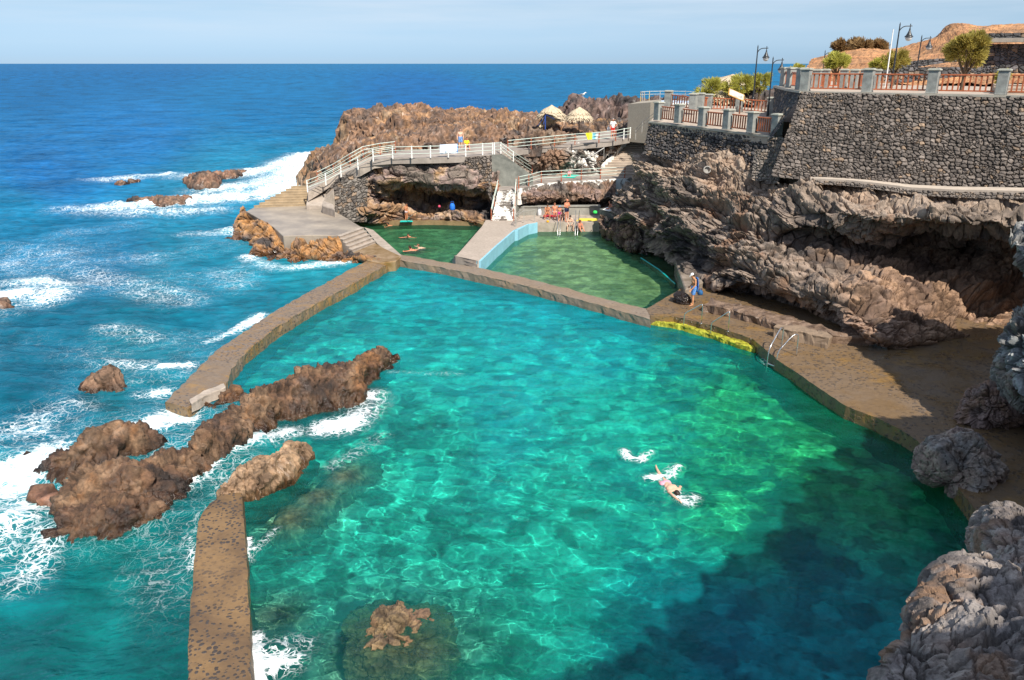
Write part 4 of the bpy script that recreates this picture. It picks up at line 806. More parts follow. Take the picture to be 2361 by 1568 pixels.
# back deck, bench, steps
BD = [(1184,513,.78),(1238,513,.78),(1382,513,.78),(1390,500,.78),(1382,495,.78),(1184,497,.78)]
slab('bathing_deck', BD, 2.4, CONC)
slab('bathing_step', [(1236,524,.36),(1380,524,.36),(1380,516,.36),(1236,516,.36)], 2, plain('brown wet concrete', (.20, .15, .09), .4, .25, 1.5))
P = [W(1180, 497, .78), W(1384, 495, .78)]
mb = MB(); mb.prism([xy(P[0]), xy(P[1]), (P[1].x, P[1].y+1.0), (P[0].x, P[0].y+1.0)], .3, 1.45); mb.prism([(P[0].x, P[0].y-.08), (P[1].x, P[1].y-.08), (P[1].x, P[1].y+.5), (P[0].x, P[0].y+.5)], 1.452, 1.53)
tag(mb.build('bench_wall', plain('bench render', (.27, .26, .23), .85, .2, 1.2)), 'low grey bench wall behind the bathing deck', 'bench wall')
slab('rock_block', [(1382,481,2.0),(1436,503,1.75),(1460,490,1.8),(1440,470,2.0)], .95, GREYP, None, 'grey concrete sunbathing block at the right end of the bathing deck', 'concrete block', bevel=.04)
RBK = [[(1380,492,62.6),(1400,500,61.4),(1436,515,58.8),(1470,520,57.5)],[(1379,505,62.4),(1402,520,60.8),(1440,535,58.2),(1478,540,57)],[(1384,525,62.3),(1405,540,60.4),(1445,560,57.8),(1485,568,56.6)],[(1388,545,62.2),(1412,560,60.2),(1450,580,57.6),(1490,590,56.4)],[(1390,560,62.2),(1415,575,60.2),(1452,595,57.6),(1495,605,56.4)]]
sheet('rock_under_block', RBK, 100, 180, [DARK, BROWN, (.16, .12, .11)], 141, (.3, .35, .2), (.6, .9, 2), kind='structure', wetz=.3)
slab('pool_back_kerb', [(796,509,.35),(905,511,.35),(1000,510,.35),(1098,512,.35),(1112,518,.35),(1130,512,.6),(1120,500,.35),(1000,500,.35),(800,500,.35)], 2.0, plain('brown kerb', (.24, .165, .085), .4, .25, 1.5))
# ---------------------------------------------------------------- dry-stone walls
def stone_wall(name, cols, nr, nc, size, label, cat='stone wall', kind=None, dark=(.085, .07, .06), lite=(.20, .165, .14), brown=.14, amp=.11, s=3, world=False, squash=1.0, group=None, pale=0.0):
    C = np.array([[tuple(q) if world else tuple(R(*q)) for q in c] for c in cols], float)  # (ncol, 2, 3) top,bottom
    C = np.swapaxes(C, 0, 1); tr = np.linspace(0, C.shape[0]-1, nr); tcn = np.linspace(0, C.shape[1]-1, nc)
    def lin(P, t):
        i = np.clip(np.floor(t).astype(int), 0, len(P)-2); f = (t-i).reshape(-1, *([1]*(P.ndim-1))); return P[i]*(1-f)+P[i+1]*f
    G = lin(C, tr); G = np.swapaxes(spline(np.swapaxes(G, 0, 1), tcn), 0, 1); co = G.reshape(-1, 3)
    mid = G[nr//2]; sarc = np.r_[0, np.cumsum(np.linalg.norm(np.diff(mid, axis=0), axis=1))]; S_ = np.tile(sarc, nr); Tt = np.linalg.norm(G-G[0:1], axis=2).ravel()
    q = np.stack([S_/size*.85, Tt/size*1.15*squash], 1); q = q+.22*np.stack([perlin2(q*1.7, s), perlin2(q*1.7, s+1)], 1)
    sel = perlin2(q*.35, s+7)
    a, b, cid, c2 = worley2(q, s); a2, b2, cd2, c22 = worley2(q*1.9, s+33); m = (sel > .22)
    a = np.where(m, a2, a); b = np.where(m, b2, b); cid = np.where(m, cd2, cid); c2 = np.where(m, c22, c2)
    gap = b-a; bul = sstep(0, .28, gap)
    n = normals_of(co, nr, nc); n *= np.sign((n*(np.array([0, 0, CAMZ])-co.mean(0))).sum(1).mean())
    cc3 = np.stack([q[:, 0]*4, q[:, 1]*4, cid*50], 1)
    d = amp*(bul*(.75+.5*cid)+.35*(1-a))*1.0+amp*.28*perlin(cc3*.6, s+3)
    co2 = co+n*(d-amp*.6)[:, None]
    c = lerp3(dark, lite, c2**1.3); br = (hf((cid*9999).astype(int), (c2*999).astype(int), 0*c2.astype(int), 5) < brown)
    c = np.where(br[:, None], lerp3((.15, .11, .08), (.30, .21, .14), c2), c)
    if pale: c = c*(1-pale)+pale*np.array((.36, .31, .26))
    c = c*(.28+.72*sstep(.02, .13, gap))[:, None]
    me = np_mesh(name, co2, gridq(nr, nc), c, {'wet': np.zeros(len(c))}, smooth=False); o = link(name, me, ROCKF); tag(o, label, cat, group, kind); return o
stone_wall('stone_wall', [((1849,213.6,47),(1776,408,45.6)),((1880,214.2,46.4),(1840,414,45)),((1960,216,45.2),(1940,424,43.8)),((2100,219,43.6),(2100,442,42)),((2240,222,42),(2240,448,40.8)),((2361,224.5,40.6),(2361,452,39.4)),((2600,230,38),(2600,460,37))], 310, 940, .245, 'tall dark dry-stone wall holding up the upper terrace at the right', s=3, brown=.07)
stone_wall('stone_wall', [((1497,284,58),(1484,356,58.2)),((1600,297,54.6),(1592,378,54.8)),((1700,309.5,51.5),(1694,400,51.6)),((1790,320,48.9),(1778,410,48.7))], 150, 420, .28, 'dark stone wall under the lower terrace railing', s=8, dark=(.05, .045, .045), lite=(.13, .115, .11), amp=.13)
stone_wall('stone_wall', [((1741,346,48.7),(1733,415,48.3)),((1756,345,48.3),(1750,418,47.9)),((1776,346,48.0),(1770,416,47.5))], 80, 50, .2, 'narrow pale stone buttress between the two terrace walls', 'buttress', s=12, pale=.35)
stone_wall('stone_wall', [((1772,318,48.45),(1760,424,48.1)),((1790,318,47.7),(1775,424,47.0)),((1815,318,46.7),(1795,424,45.6))], 70, 70, .24, 'dark stone return wall wedged behind the narrow buttress', s=15)
stone_wall('stone_wall', [((1787,200,58.6),(1782,272,60)),((1800,204,54.5),(1778,288,55)),((1822,209,50),(1774,303,50.6)),((1850,213.6,47),(1779,322,47.3))], 110, 150, .3, 'shaded curved flank of the upper terrace wall', s=18, dark=(.035, .033, .035), lite=(.085, .08, .08), amp=.06)  # darker stone colours put the shade of this side into the wall
stone_wall('stone_wall', [((1012,366,66.3),(1012,376,66.3)),((1060,363.5,66.2),(1062,386,66.2)),((1105,360.5,66.2),(1110,420,66.1)),((1134,358.5,66.3),(1135,470,66.1))], 90, 160, .36, 'dark stone wall below the upper walkway beside the grey gable', s=28)
stone_wall('stone_wall', [((750,424,67.0),(752,512,66.3)),((800,404,66.3),(800,512,65.8)),((850,380,66.0),(846,512,65.6))], 130, 130, .34, 'grey stone wall under the sloping ramp left of the cave', s=38, lite=(.24, .21, .18))
stone_wall('stone_wall', [((1868,416,44.2),(1868,424,44.1)),((1950,419.5,43.2),(1950,429,43.1)),((2040,429,42.0),(2040,440,41.9)),((2100,437,41.2),(2100,449,41.1)),((2200,442,40.0),(2200,456,39.9)),((2361,445,38.3),(2361,460,38.2)),((2500,447,37),(2500,462,37))], 20, 400, .2, 'low stone edging under the pale path on the cliff top', 'edging wall', s=48, pale=.15, amp=.07)
def path():
    F = [(1868,412,44.3),(1905,413,43.8),(1950,415.5,43.3),(2000,420,42.6),(2040,425,42.1),(2100,433,41.3),(2200,438,40.1),(2361,441,38.4),(2500,443,37.1)]
    P = [R(*f) for f in F]; mb = MB()
    L_ = [p+Vector((0, 0, .02)) for p in P]; Rr = [p+Vector((.35, .85, .05)) for p in P]
    for i in range(len(P)-1):
        mb.prism([xy(L_[i]), xy(L_[i+1]), xy(Rr[i+1]), xy(Rr[i])], [L_[i].z-.14, L_[i+1].z-.14, Rr[i+1].z-.14, Rr[i].z-.14], [L_[i].z, L_[i+1].z, Rr[i+1].z, Rr[i].z])
    tag(mb.build('path', plain('pale path', (.5, .42, .34), .85, .1, 2)), kind='structure')
path()
# terrace floors and copings
def poly_floor(name, pts, th, mat, kind='structure', label=None, cat=None):
    mb = MB(); mb.prism([(p[0], p[1]) for p in pts], [p[2]-th for p in pts], [p[2] for p in pts]); o = mb.build(name, mat); tag(o, label, cat, None, kind); return o
UT = 11.06
fl = [R(1849, 213, 47.1), R(2100, 218.5, 43.7), R(2361, 224, 40.7), R(2600, 229, 38.1)]
poly_floor('upper_terrace', [(p.x, p.y, UT) for p in fl]+[(75, 60, UT), (75, 100, UT), (36, 100, UT), (24.5, 72, UT), (R(1787, 200, 58.8).x, R(1787, 200, 58.8).y, UT), (R(1800, 204, 54.6).x, R(1800, 204, 54.6).y, UT), (R(1822, 209, 50).x, R(1822, 209, 50).y, UT)], .4, PAVE)
def coping(name, pts, w, h, mat, label):
    mb = MB(); P = [Vector(p) for p in pts]
    for a, b in zip(P[:-1], P[1:]):
        d = b-a; nn = Vector((d.y, -d.x, 0)).normalized()
        mb.prism([xy(a+nn*w[0]), xy(b+nn*w[0]), xy(b-nn*w[1]), xy(a-nn*w[1])], [a.z, b.z, b.z, a.z], [a.z+h, b.z+h, b.z+h, a.z+h])
    tag(mb.build(name, mat), label, 'coping')
COP = plain('coping stone', (.40, .37, .31), .8, .12, 1.5)
coping('coping', [(p.x, p.y, UT+.002) for p in [R(1787, 200, 58.6), R(1800, 204, 54.5), R(1822, 209, 50), *fl]], (.14, .55), .11, COP, 'pale coping along the top of the tall upper terrace wall')
lf = [R(1497, 283, 57.9), R(1600, 296, 54.5), R(1700, 308.5, 51.4), R(1788, 318.5, 48.7)]
poly_floor('lower_terrace', [tuple(p) for p in lf]+[tuple(R(1800, 285, 56)), tuple(R(1795, 255, 66)), tuple(R(1700, 246, 70)), tuple(R(1620, 242, 72)), tuple(R(1530, 243, 68))], .4, PAVE)
coping('coping', [p+Vector((0, 0, .004)) for p in lf], (.1, .55), .10, COP, 'pale coping under the lower terrace railing')
poly_floor('shore_ground', [(14, 66, 8.6), (30, 55, 8.6), (90, 60, 8.6), (90, 130, 9.6), (40, 120, 9.4), (22, 92, 8.7), (15, 76, 8.6)], .6, plain('dusty ground', (.20, .15, .115), .95, .25, .4))
# white sun terrace and rendered block behind
c0 = R(1548, 236, 79); mb = MB(); mb.lathe([(3.1, -1.0), (3.1, 0), (3.0, .06)], (0, 0, 0), 40); o = mb.build('sun_terrace', plain('white terrace paint', (.72, .72, .70), .6, .08)); o.location = c0; tag(o, 'round white sun terrace behind the lower terrace', 'terrace')
mb = MB(); mb.lathe([(2.2, .065), (2.2, .075)], (0, 0, 0), 40); d_ = mb.build('blue_inset', plain('pale blue terrace', (.50, .62, .78), .3, .06), o)
q = [R(1449, 240, 74.5), R(1500, 236, 72.5), R(1500, 318, 72.5), R(1452, 309, 74.5)]
mb = MB(); mb.prism([xy(q[0]), xy(q[1]), (q[1].x+2, q[1].y+6), (q[0].x+2, q[0].y+6)], 5.8, [q[0].z, q[1].z, q[1].z, q[0].z]); tag(mb.build('concrete_block', plain('tan render', (.34, .30, .24), .9, .12)), 'plain tan rendered block at the head of the long stairs', 'building')
# walls on the hill
stone_wall('hill_wall', [((2262,77,68),(2262,94,68)),((2361,76,66),(2361,92.5,66)),((2600,74,62),(2600,91,62))], 40, 200, .4, 'dark stone parapet above the ledge on the far right building', 'wall', s=58, dark=(.05, .05, .05), lite=(.12, .11, .11), amp=.08)
stone_wall('hill_wall', [((2266,102,68.4),(2255,190,68.4)),((2361,101,66.4),(2361,200,66.4)),((2600,99,62.4),(2600,200,62.4))], 120, 240, .4, 'tall dark stone wall of the building on the far right', 'wall', s=68, dark=(.05, .05, .05), lite=(.14, .13, .13), amp=.08)
lp = [R(2262, 98, 67.6), R(2361, 97, 65.6), R(2600, 95.5, 61.6)]; coping('ledge', lp, (.25, 1.2), .32, COP, 'pale projecting ledge on the far right building')
stone_wall('hill_wall', [((2010,158,72),(2010,163,72)),((2050,150,71),(2050,163,71)),((2110,140,70),(2110,156,70)),((2180,134,69.5),(2180,145,69.5)),((2230,130,69),(2230,142,69))], 30, 160, .35, 'dark stepped retaining wall climbing the red hillside', 'wall', s=78, dark=(.05, .05, .05), lite=(.12, .11, .11), amp=.08)
stone_wall('hill_wall', [((1995,170,66),(1995,180,66)),((2060,158,65.4),(2060,190,65.4)),((2130,155,65),(2130,196,65)),((2262,155,64),(2262,200,64))], 50, 200, .35, 'low dark stone wall at the foot of the red hill behind the terrace', 'wall', s=88, dark=(.05, .05, .05), lite=(.13, .12, .12), amp=.08)
for k, (u, v) in enumerate([(2000, 190), (2080, 187), (2160, 186), (2240, 190)]): pass
stairs('terrace_steps', (27, 47, UT), (60, 47-13, UT), (28.2, 50, UT+.5), (61.5, 37, UT+.5), 3, PAVE, zbase=UT-.1)
# ---------------------------------------------------------------- small-object materials
SLATE = plain('grey green slate', (.245, .25, .235), .6, .15, 3, col2=(.33, .34, .315)); CAPM = plain('pillar cap stone', (.42, .42, .36), .7, .12, 3)
WOOD = plain('red brown wood', (.42, .115, .045), .5, .2, 6, col2=(.52, .16, .07)); BLACKM = plain('black iron', (.025, .027, .03), .4, .1, 6, spec=.5)
GLASSY = plain('milky lamp glass', (.62, .62, .60), .25, .05, 3, spec=.5); STEEL = plain('brushed steel', (.62, .62, .62), .22, .06, 9, metal=.9); WHP = plain('white paint', (.78, .76, .72), .6, .08, 5)
MINT = plain('pale mint paint', (.62, .72, .64), .5, .12, 5); RUST = plain('rusty red paint', (.33, .10, .05), .6, .3, 7); GREYM = plain('grey galvanised pipe', (.33, .31, .28), .5, .15, 6)
STRAW = plain('dry straw', (.64, .50, .33), .95, .25, 9, col2=(.82, .68, .49), bstr=.9, bdist=.05); BLUEM = plain('blue painted pole', (.03, .08, .32), .5, .1)
def copy_tree(o, parent=None):
    c = o.copy(); COL.objects.link(c)
    if parent is not None: c.parent = parent
    for ch in [x for x in bpy.data.objects if x.parent == o]: copy_tree(ch, c)
    return c
CH = {}
def dup(root):
    c = root.copy(); COL.objects.link(c)
    for ch in CH.setdefault(root.name, [x for x in COL.objects if x.parent == root]):
        d = ch.copy(); COL.objects.link(d); d.parent = c
    return c
# ---- terrace pillars
def make_pillar():
    t = thing('terrace_pillar', 'x', 'pillar', group='slate pillars of the terrace railings')
    MB().box((0, 0, .58), (.50, .50, 1.16)).box((0, 0, .03), (.53, .53, .06)).build('shaft', SLATE, t, .012)
    MB().box((0, 0, 1.20), (.62, .62, .075)).box((0, 0, 1.255), (.5, .5, .035)).build('cap', CAPM, t, .015)
    return t
pil0 = None
PIL = []
def pillar(p, rz, label, s=1.0):
    global pil0
    if pil0 is None: pil0 = make_pillar(); t = pil0
    else: t = dup(pil0)
    t.location = p; t.rotation_euler = (0, 0, rz); t.scale = (s, s, s); t['label'] = label; PIL.append(t); return t
def panel(a, b, label, n=None, h=.95, inset=.33):
    a = Vector(a); b = Vector(b); d = b-a; L = math.hypot(d.x, d.y)-2*inset
    if L < .3: return
    u = Vector((d.x, d.y, 0)).normalized(); rz = math.atan2(d.y, d.x); mid = (a+b)/2
    t = thing('railing_panel', label, 'railing', mid, rz, 'red brown wooden railing panels'); n = n or max(3, int(L/.27)); sl_ = d.z/max(L+2*inset, .1)
    MB().box((0, 0, h), (L, .12, .075)).build('top_rail', WOOD, t, .01)
    MB().box((0, 0, .16), (L, .08, .07)).build('bottom_rail', WOOD, t)
    for i in range(n):
        x = -L/2+L*(i+.5)/n
        if i == 0: bal = MB().box((0, 0, .555), (.075, .05, .72)).build('baluster', WOOD, t); bal.location = (x, 0, 0); b0 = bal
        else: c = b0.copy(); COL.objects.link(c); c.parent = t; c.location = (x, 0, 0)
    for ch in t.children: pass
    t.rotation_euler = (0, -math.atan2(d.z, L+2*inset), rz); return t
# upper terrace front row
frontu = [1851, 1995, 2144, 2304, 2462]; base = []
for u in frontu:
    zc = float(np.interp(u, [1849, 2100, 2361, 2600], [47.1, 43.7, 40.7, 38.1])); v = float(np.interp(u, [1849, 2100, 2361, 2600], [213, 218.5, 224, 229])); p = R(u, v, zc); p.z = UT+.115; base.append(p+Vector((.17, .22, 0)))
dirf = (base[-1]-base[0]); rzf = math.atan2(dirf.y, dirf.x)
nm = ['at the left corner of', 'second from the left corner along', 'in the middle of the view along', 'nearest the right edge of the view along', 'just past the right edge along']
for i, p in enumerate(base): pillar(p, rzf, 'slate pillar %s the upper terrace front railing' % nm[i])
pn = ['leftmost', 'second', 'third', 'rightmost cut off']
for i in range(4): panel(base[i], base[i+1], '%s front panel of the red wooden railing above the tall stone wall' % pn[i], 10)
# curved flank
fk = [(1797, 203.5, 57.0), (1811, 206.5, 53.6), (1833, 210.6, 49.3)]
fp = [R(*f) for f in fk]
for p in fp: p.z = UT+.12
fp = [p+Vector((.35, .1, 0)) for p in fp]
for p, l in zip(fp, ['farthest', 'middle', 'nearest']): pillar(p, rad(100), '%s slate pillar on the curved left flank of the upper terrace' % l)
panel(fp[2], base[0], 'short railing panel closing the upper terrace left corner'); panel(fp[1], fp[2], 'red railing panel seen edge on along the curved flank', 8); panel(fp[0], fp[1], 'farthest railing panel on the curved flank of the upper terrace', 8)
# rear zig-zag row
bk = [(1881, 55), (1900, 56.5), (1943, 57), (1967, 55.5), (1990, 57), (2018, 55)]
bp = []
for u, zc in bk:
    r = RAY(u, 198); p = Vector((r[0]*zc, r[1]*zc, UT)); bp.append(p)
for i, p in enumerate(bp): pillar(p, rzf+.1, 'rear slate pillar number %s from the left behind the upper terrace railing' % ['one', 'two', 'three', 'four', 'five', 'six'][i])
panel(bp[0], bp[1], 'rear red railing panel nearest the curved flank of the upper terrace'); panel(bp[1], bp[2], 'long rear red railing panel on the upper terrace'); panel(bp[3], bp[4], 'rear red railing panel between two close pillars on the upper terrace')
# lower terrace front row
lfp = [R(1511, 280.5, 57.5), R(1558, 287, 55.6), R(1613, 295, 53.7), R(1670, 302, 51.9), R(1726, 309.5, 50.2), R(1782, 316, 48.8)]
lfp = [p+Vector((.22, .12, .09)) for p in lfp]; dl = lfp[-1]-lfp[0]; rzl = math.atan2(dl.y, dl.x)
od = ['first', 'second', 'third', 'fourth', 'fifth', 'sixth']
for i, p in enumerate(lfp): pillar(p, rzl, '%s slate pillar from the left in the front row of the lower terrace' % od[i])
for i in range(5): panel(lfp[i], lfp[i+1], '%s red railing panel from the left on the lower terrace front' % od[i], 7)
lb = [R(1540, 247, 64), R(1597, 255, 61.5), R(1614, 252, 65), R(1633, 254, 66), R(1703, 257.5, 64.5), R(1776, 263, 63)]
for i, p in enumerate(lb): pillar(p, rzl+.5, '%s slate pillar from the left in the rear row of the lower terrace' % od[i])
panel(lb[3], lb[4], 'rear railing panel of the lower terrace left of the information board'); panel(lb[4], lb[5], 'rear railing panel of the lower terrace beside the tall stone wall'); panel(lb[0], lb[1], 'left rear railing panel of the lower terrace'); panel(lb[2], lb[3], 'very short rear railing panel of the lower terrace')
# ---- lamps
def make_lamp():
    t = thing('street_lamp', 'x', 'street lamp', group='black iron street lamps'); h = 4.3
    MB().tube([(0, 0, 0), (0, 0, .5), (0, 0, .55), (0, 0, 2.2), (0, 0, h)], [.11, .10, .065, .055, .04], 10).lathe([(.14, 0), (.14, .12), (.1, .2)], (0, 0, 0), 12).lathe([(.075, .55), (.09, .6), (.065, .66)], (0, 0, 0), 12).lathe([(.03, 0), (.05, .05), (.01, .22)], (0, 0, h), 10).build('pole', BLACKM, t)
    arc = [(0, 0, h-.45)]+[(.42-.42*math.cos(a), 0, h-.45+.42*math.sin(a)) for a in np.linspace(.25, math.pi/2, 8)]+[(.78, 0, h-.02)]
    MB().tube(arc, .03, 8).tube([(.66, 0, h-.16), (.66, 0, h+.12)], .028, 8).build('arm', BLACKM, t)
    z = h-.12
    MB().lathe([(.03, .0), (.045, -.08), (.06, -.18), (.12, -.34), (.19, -.48), (.27, -.56), (.285, -.60), (.25, -.60)], (.66, 0, z), 20).build('lamp_shade', BLACKM, t, smooth=False)
    MB().lathe([(.22, -.60), (.225, -.66), (.17, -.78), (.08, -.84), (.01, -.855)], (.66, 0, z), 18).build('globe', GLASSY, t, smooth=True)
    return t
lam0 = make_lamp()
def lamp_at(o, utop, vtop, zc, lab, s=1.0):
    p = R(utop, vtop, zc); o.location = (p.x, p.y, p.z-4.5*s); o.scale = (s, s, s); o['label'] = lab; o.rotation_euler = (0, 0, rad(-12))
lamp_at(lam0, 1748, 104, 63.5, 'black street lamp standing beyond the bushes behind the lower terrace', 1.02)
for a in [(1783, 131, 60, 'black street lamp at the corner where the lower terrace meets the tall wall', 1.0), (2076, 52, 54.5, 'tallest looking black street lamp beside the white pole on the upper terrace', 1.0), (2126, 81, 66, 'black street lamp before the red hillside right of the white pole', 1.0), (1903, 116, 84, 'small far black street lamp half hidden by a yellow green bush', 1.0)]:
    lamp_at(dup(lam0), *a)
# white pole
p = R(2047, 158+0, 58); q = R(2056, 68, 57.5)
o = MB().tube([(0, 0, UT-p.z-.3), (0, 0, q.z-p.z)], [.055, .035], 8).lathe([(.12, UT-p.z), (.12, UT-p.z+.05)], (0, 0, 0), 10).build('flag_pole', WHP); o.location = p; tag(o, 'bare white flag pole rising from the upper terrace', 'pole')
# ---- rails
def rail(name, pts, label, pm='mint', h=.92, bars=3, cat='handrail', post_r=.045, rail_m=None, post_ms=None, rr=.022, world=False, group='painted walkway handrails'):
    P = [Vector(q) if world else W(*q) for q in pts]; t = thing(name, label, cat, P[0], 0, group); o0 = P[0]
    for i, p in enumerate(P):
        m = post_ms[i % len(post_ms)] if post_ms else WHP
        MB().box((p.x-o0.x, p.y-o0.y, p.z-o0.z+h/2+.02), (post_r*2, post_r*2, h+.06)).build('post', m, t)
    for k in range(bars):
        zz = h*(1-k*.30)
        MB().tube([p-o0+Vector((0, -.05, zz)) for p in P], rr*(1.25 if k == 0 else 1), 6).build('rail', rail_m or MINT, t)
    return t
rail('handrail', [(709.6,443,2.88),(752,427,3.45),(787,408,3.95),(826,391,4.6),(861,372,5.32),(906,366,5.46),(950,365,5.5),(993,364,5.5),(1034,363,5.5),(1074,361,5.5),(1113,357.5,5.5),(1136,356.5,5.5)], 'mint railing with white posts climbing the ramp and running along the upper walkway', post_ms=[WHP])
rail('handrail', [(1140,356,5.5),(1155,355,5.45),(1183.7,376,4.75),(1226.7,403,3.35)], 'mint railing descending the side stairs over the grey gable', post_ms=[WHP, WHP, WHP, RUST])
rail('handrail', [(733,422,3.15),(770,404,3.8),(808,381,4.7),(838,364,5.2),(877,356.5,5.45),(912,352,5.5)], 'mint railing with rusty posts on the seaward side of the ramp', post_ms=[RUST])
rail('handrail', [(1171,349.5,5.55),(1224.6,344,5.66),(1278.5,338,5.76),(1325.5,333.5,5.83),(1380.7,329.5,5.96),(1419,325,6.1),(1438,321,6.13),(1452.6,318.5,6.16)], 'mint railing with rusty posts along the upper walkway under the straw parasols', post_ms=[RUST, RUST, RUST, RUST, RUST, RUST, WHP, WHP])
rail('handrail', [(1196,434,3.06),(1219,429,3.07),(1248,420.5,3.11),(1294,418,3.11),(1340,415,3.12),(1384,412.5,3.12),(1440,409.8,3.13)], 'mint railing with rusty posts along the lower walkway above the white wall', post_ms=[RUST])
rail('handrail', [(1133,508,.9),(1140,475,1.9),(1148.5,441,3.0)], 'rusty and mint handrail on the left side of the white stairs', post_ms=[RUST], bars=2)
rail('handrail', [(1184,508,.9),(1187,475,1.9),(1190,439,3.0)], 'rusty and mint handrail on the right side of the white stairs', post_ms=[RUST], bars=2)
rail('handrail', [(1189,523,RZ),(1208,514,RZ),(1232,511,RZ)], 'thin grey metal rail at the far end of the blue ramp flank', post_ms=[GREYM], bars=1, rail_m=GREYM, post_r=.025, group=None)
rail('handrail', [(1190,521,RZ),(1208,503,RZ)], 'short grey metal rail on the bathing deck corner by the ramp', post_ms=[GREYM], bars=2, rail_m=GREYM, post_r=.025, group=None)
rail('handrail', [tuple(R(1465,322,73)),tuple(R(1480,305,72.2)),tuple(R(1525,272,70.5)),tuple(R(1600,243,69.5))], 'grey metal handrail rising past the tan rendered block', post_ms=[GREYM], bars=2, rail_m=GREYM, post_r=.03, world=True, group=None)
cc = [(math.cos(a)*3.0+c0.x, math.sin(a)*3.0+c0.y, c0.z+.03) for a in np.linspace(rad(200), rad(-20), 10)]
rail('handrail', cc, 'thin pale railing curving round the white sun terrace', post_ms=[GREYM, plain('ochre paint', (.5, .38, .15), .6)], bars=2, rail_m=plain('grey mint pipe', (.48, .5, .46), .5), post_r=.03, world=True, group=None)
rail('handrail', [(1343,395,3.9),(1370,380,4.5),(1392,366,5.0)], 'single metal handrail slanting over the whitewashed rock by the stairs', post_ms=[GREYM], bars=1, rail_m=WHP, post_r=.02, group=None)
# ---- pool ladders / grab rails (steel)
def grab(name, label, pts, r=.024, mat=STEEL, group=None, cat='pool handrail'):
    P = [Vector(p) for p in pts]
    # round the corners
    out = [P[0]]
    for a, b, c in zip(P[:-2], P[1:-1], P[2:]):
        k = min(.12, (b-a).length*.4, (c-b).length*.4); s_ = b+(a-b).normalized()*k; e = b+(c-b).normalized()*k
        out += [s_.lerp(b, .0), (s_+2*b+e)/4*1.0, e]
    out.append(P[-1]); o = MB().tube(out, r, 10).lathe([(r*2.4, 0), (r*2.4, .02)], (P[-1].x, P[-1].y, P[-1].z-.0), 12).build(name, mat, smooth=True)
    tag(o, label, cat, group); return o
def up(p, h): return p+Vector((0, 0, h))
a = W(1617, 746, .58); b = W(1576, 755, .2); grab('grab_rail', 'left steel handrail sloping from the deck into the pool by the man', [up(b, -.8), up(b, .72), up(a, 1.02), a], group='steel handrails down into the large pool')
a = W(1679, 764, .58); b = W(1638, 777, .1); grab('grab_rail', 'second steel handrail sloping into the pool over the yellow algae', [up(b, -.8), up(b, .72), up(a, 1.02), a], group='steel handrails down into the large pool')
def ladder():
    t = thing('pool_ladder', 'curved twin rail steel ladder dropping into the pool from the pebbled deck', 'pool ladder', W(1800, 815, .58)); o0 = t.location.copy()
    pr = []
    for (ua, va), (ub, vb) in (((1802, 802), (1771, 826)), ((1836, 820), (1791, 833))):
        a = W(ua, va, .58)-o0; b = W(ub, vb, .45)-o0
        pts = [b+Vector((0, 0, -1.4)), b+Vector((0, 0, .25)), b.lerp(a, .35)+Vector((0, 0, .72)), b.lerp(a, .72)+Vector((0, 0, 1.0)), b.lerp(a, .93)+Vector((0, 0, .98)), a+Vector((0, 0, .8)), a]
        sp = [Vector(x) for x in spline(np.array([tuple(p) for p in pts]), np.linspace(0, 6, 30))]
        MB().tube(sp, .028, 10).build('rail', STEEL, t, smooth=True); pr.append(b)
    for k in range(4): MB().tube([pr[0]+Vector((0, 0, -.25-k*.3)), pr[1]+Vector((0, 0, -.25-k*.3))], .03, 8).build('rung', STEEL, t)
ladder()
for (u1, v1, u2, v2), lb_ in (((1222, 503, 1234, 552), 'left'), ((1296, 503, 1308, 548), 'right')):
    u1 += 62 if lb_ == 'left' else 31; u2 += 52 if lb_ == 'left' else 18
    t = thing('pool_ladder', '%s steel ladder rail pair at the step of the back pool' % lb_, 'pool ladder', W(u1, 513, .78), group='ladders in the back pool'); o0 = t.location.copy()
    for dx in (0, .28):
        a = W(u1, 509, .78)-o0+Vector((dx, 0, 0)); b = W(u2, 545, .0)-o0+Vector((dx*.6, 0, 0))
        MB().tube([a, a+Vector((0, -.1, .85)), a.lerp(b, .25)+Vector((0, 0, .75)), b+Vector((0, 0, .15)), b+Vector((0, 0, -.9))], .022, 8).build('rail', STEEL, t, smooth=True)
t = MB().tube([W(937, 508, .4), W(945, 500, .9), W(960, 488, 1.15), W(961, 508, .4)], .025, 8).build('grab_rail', STEEL, smooth=True); tag(t, 'thin steel rail held by the woman entering the left back pool', 'pool handrail')
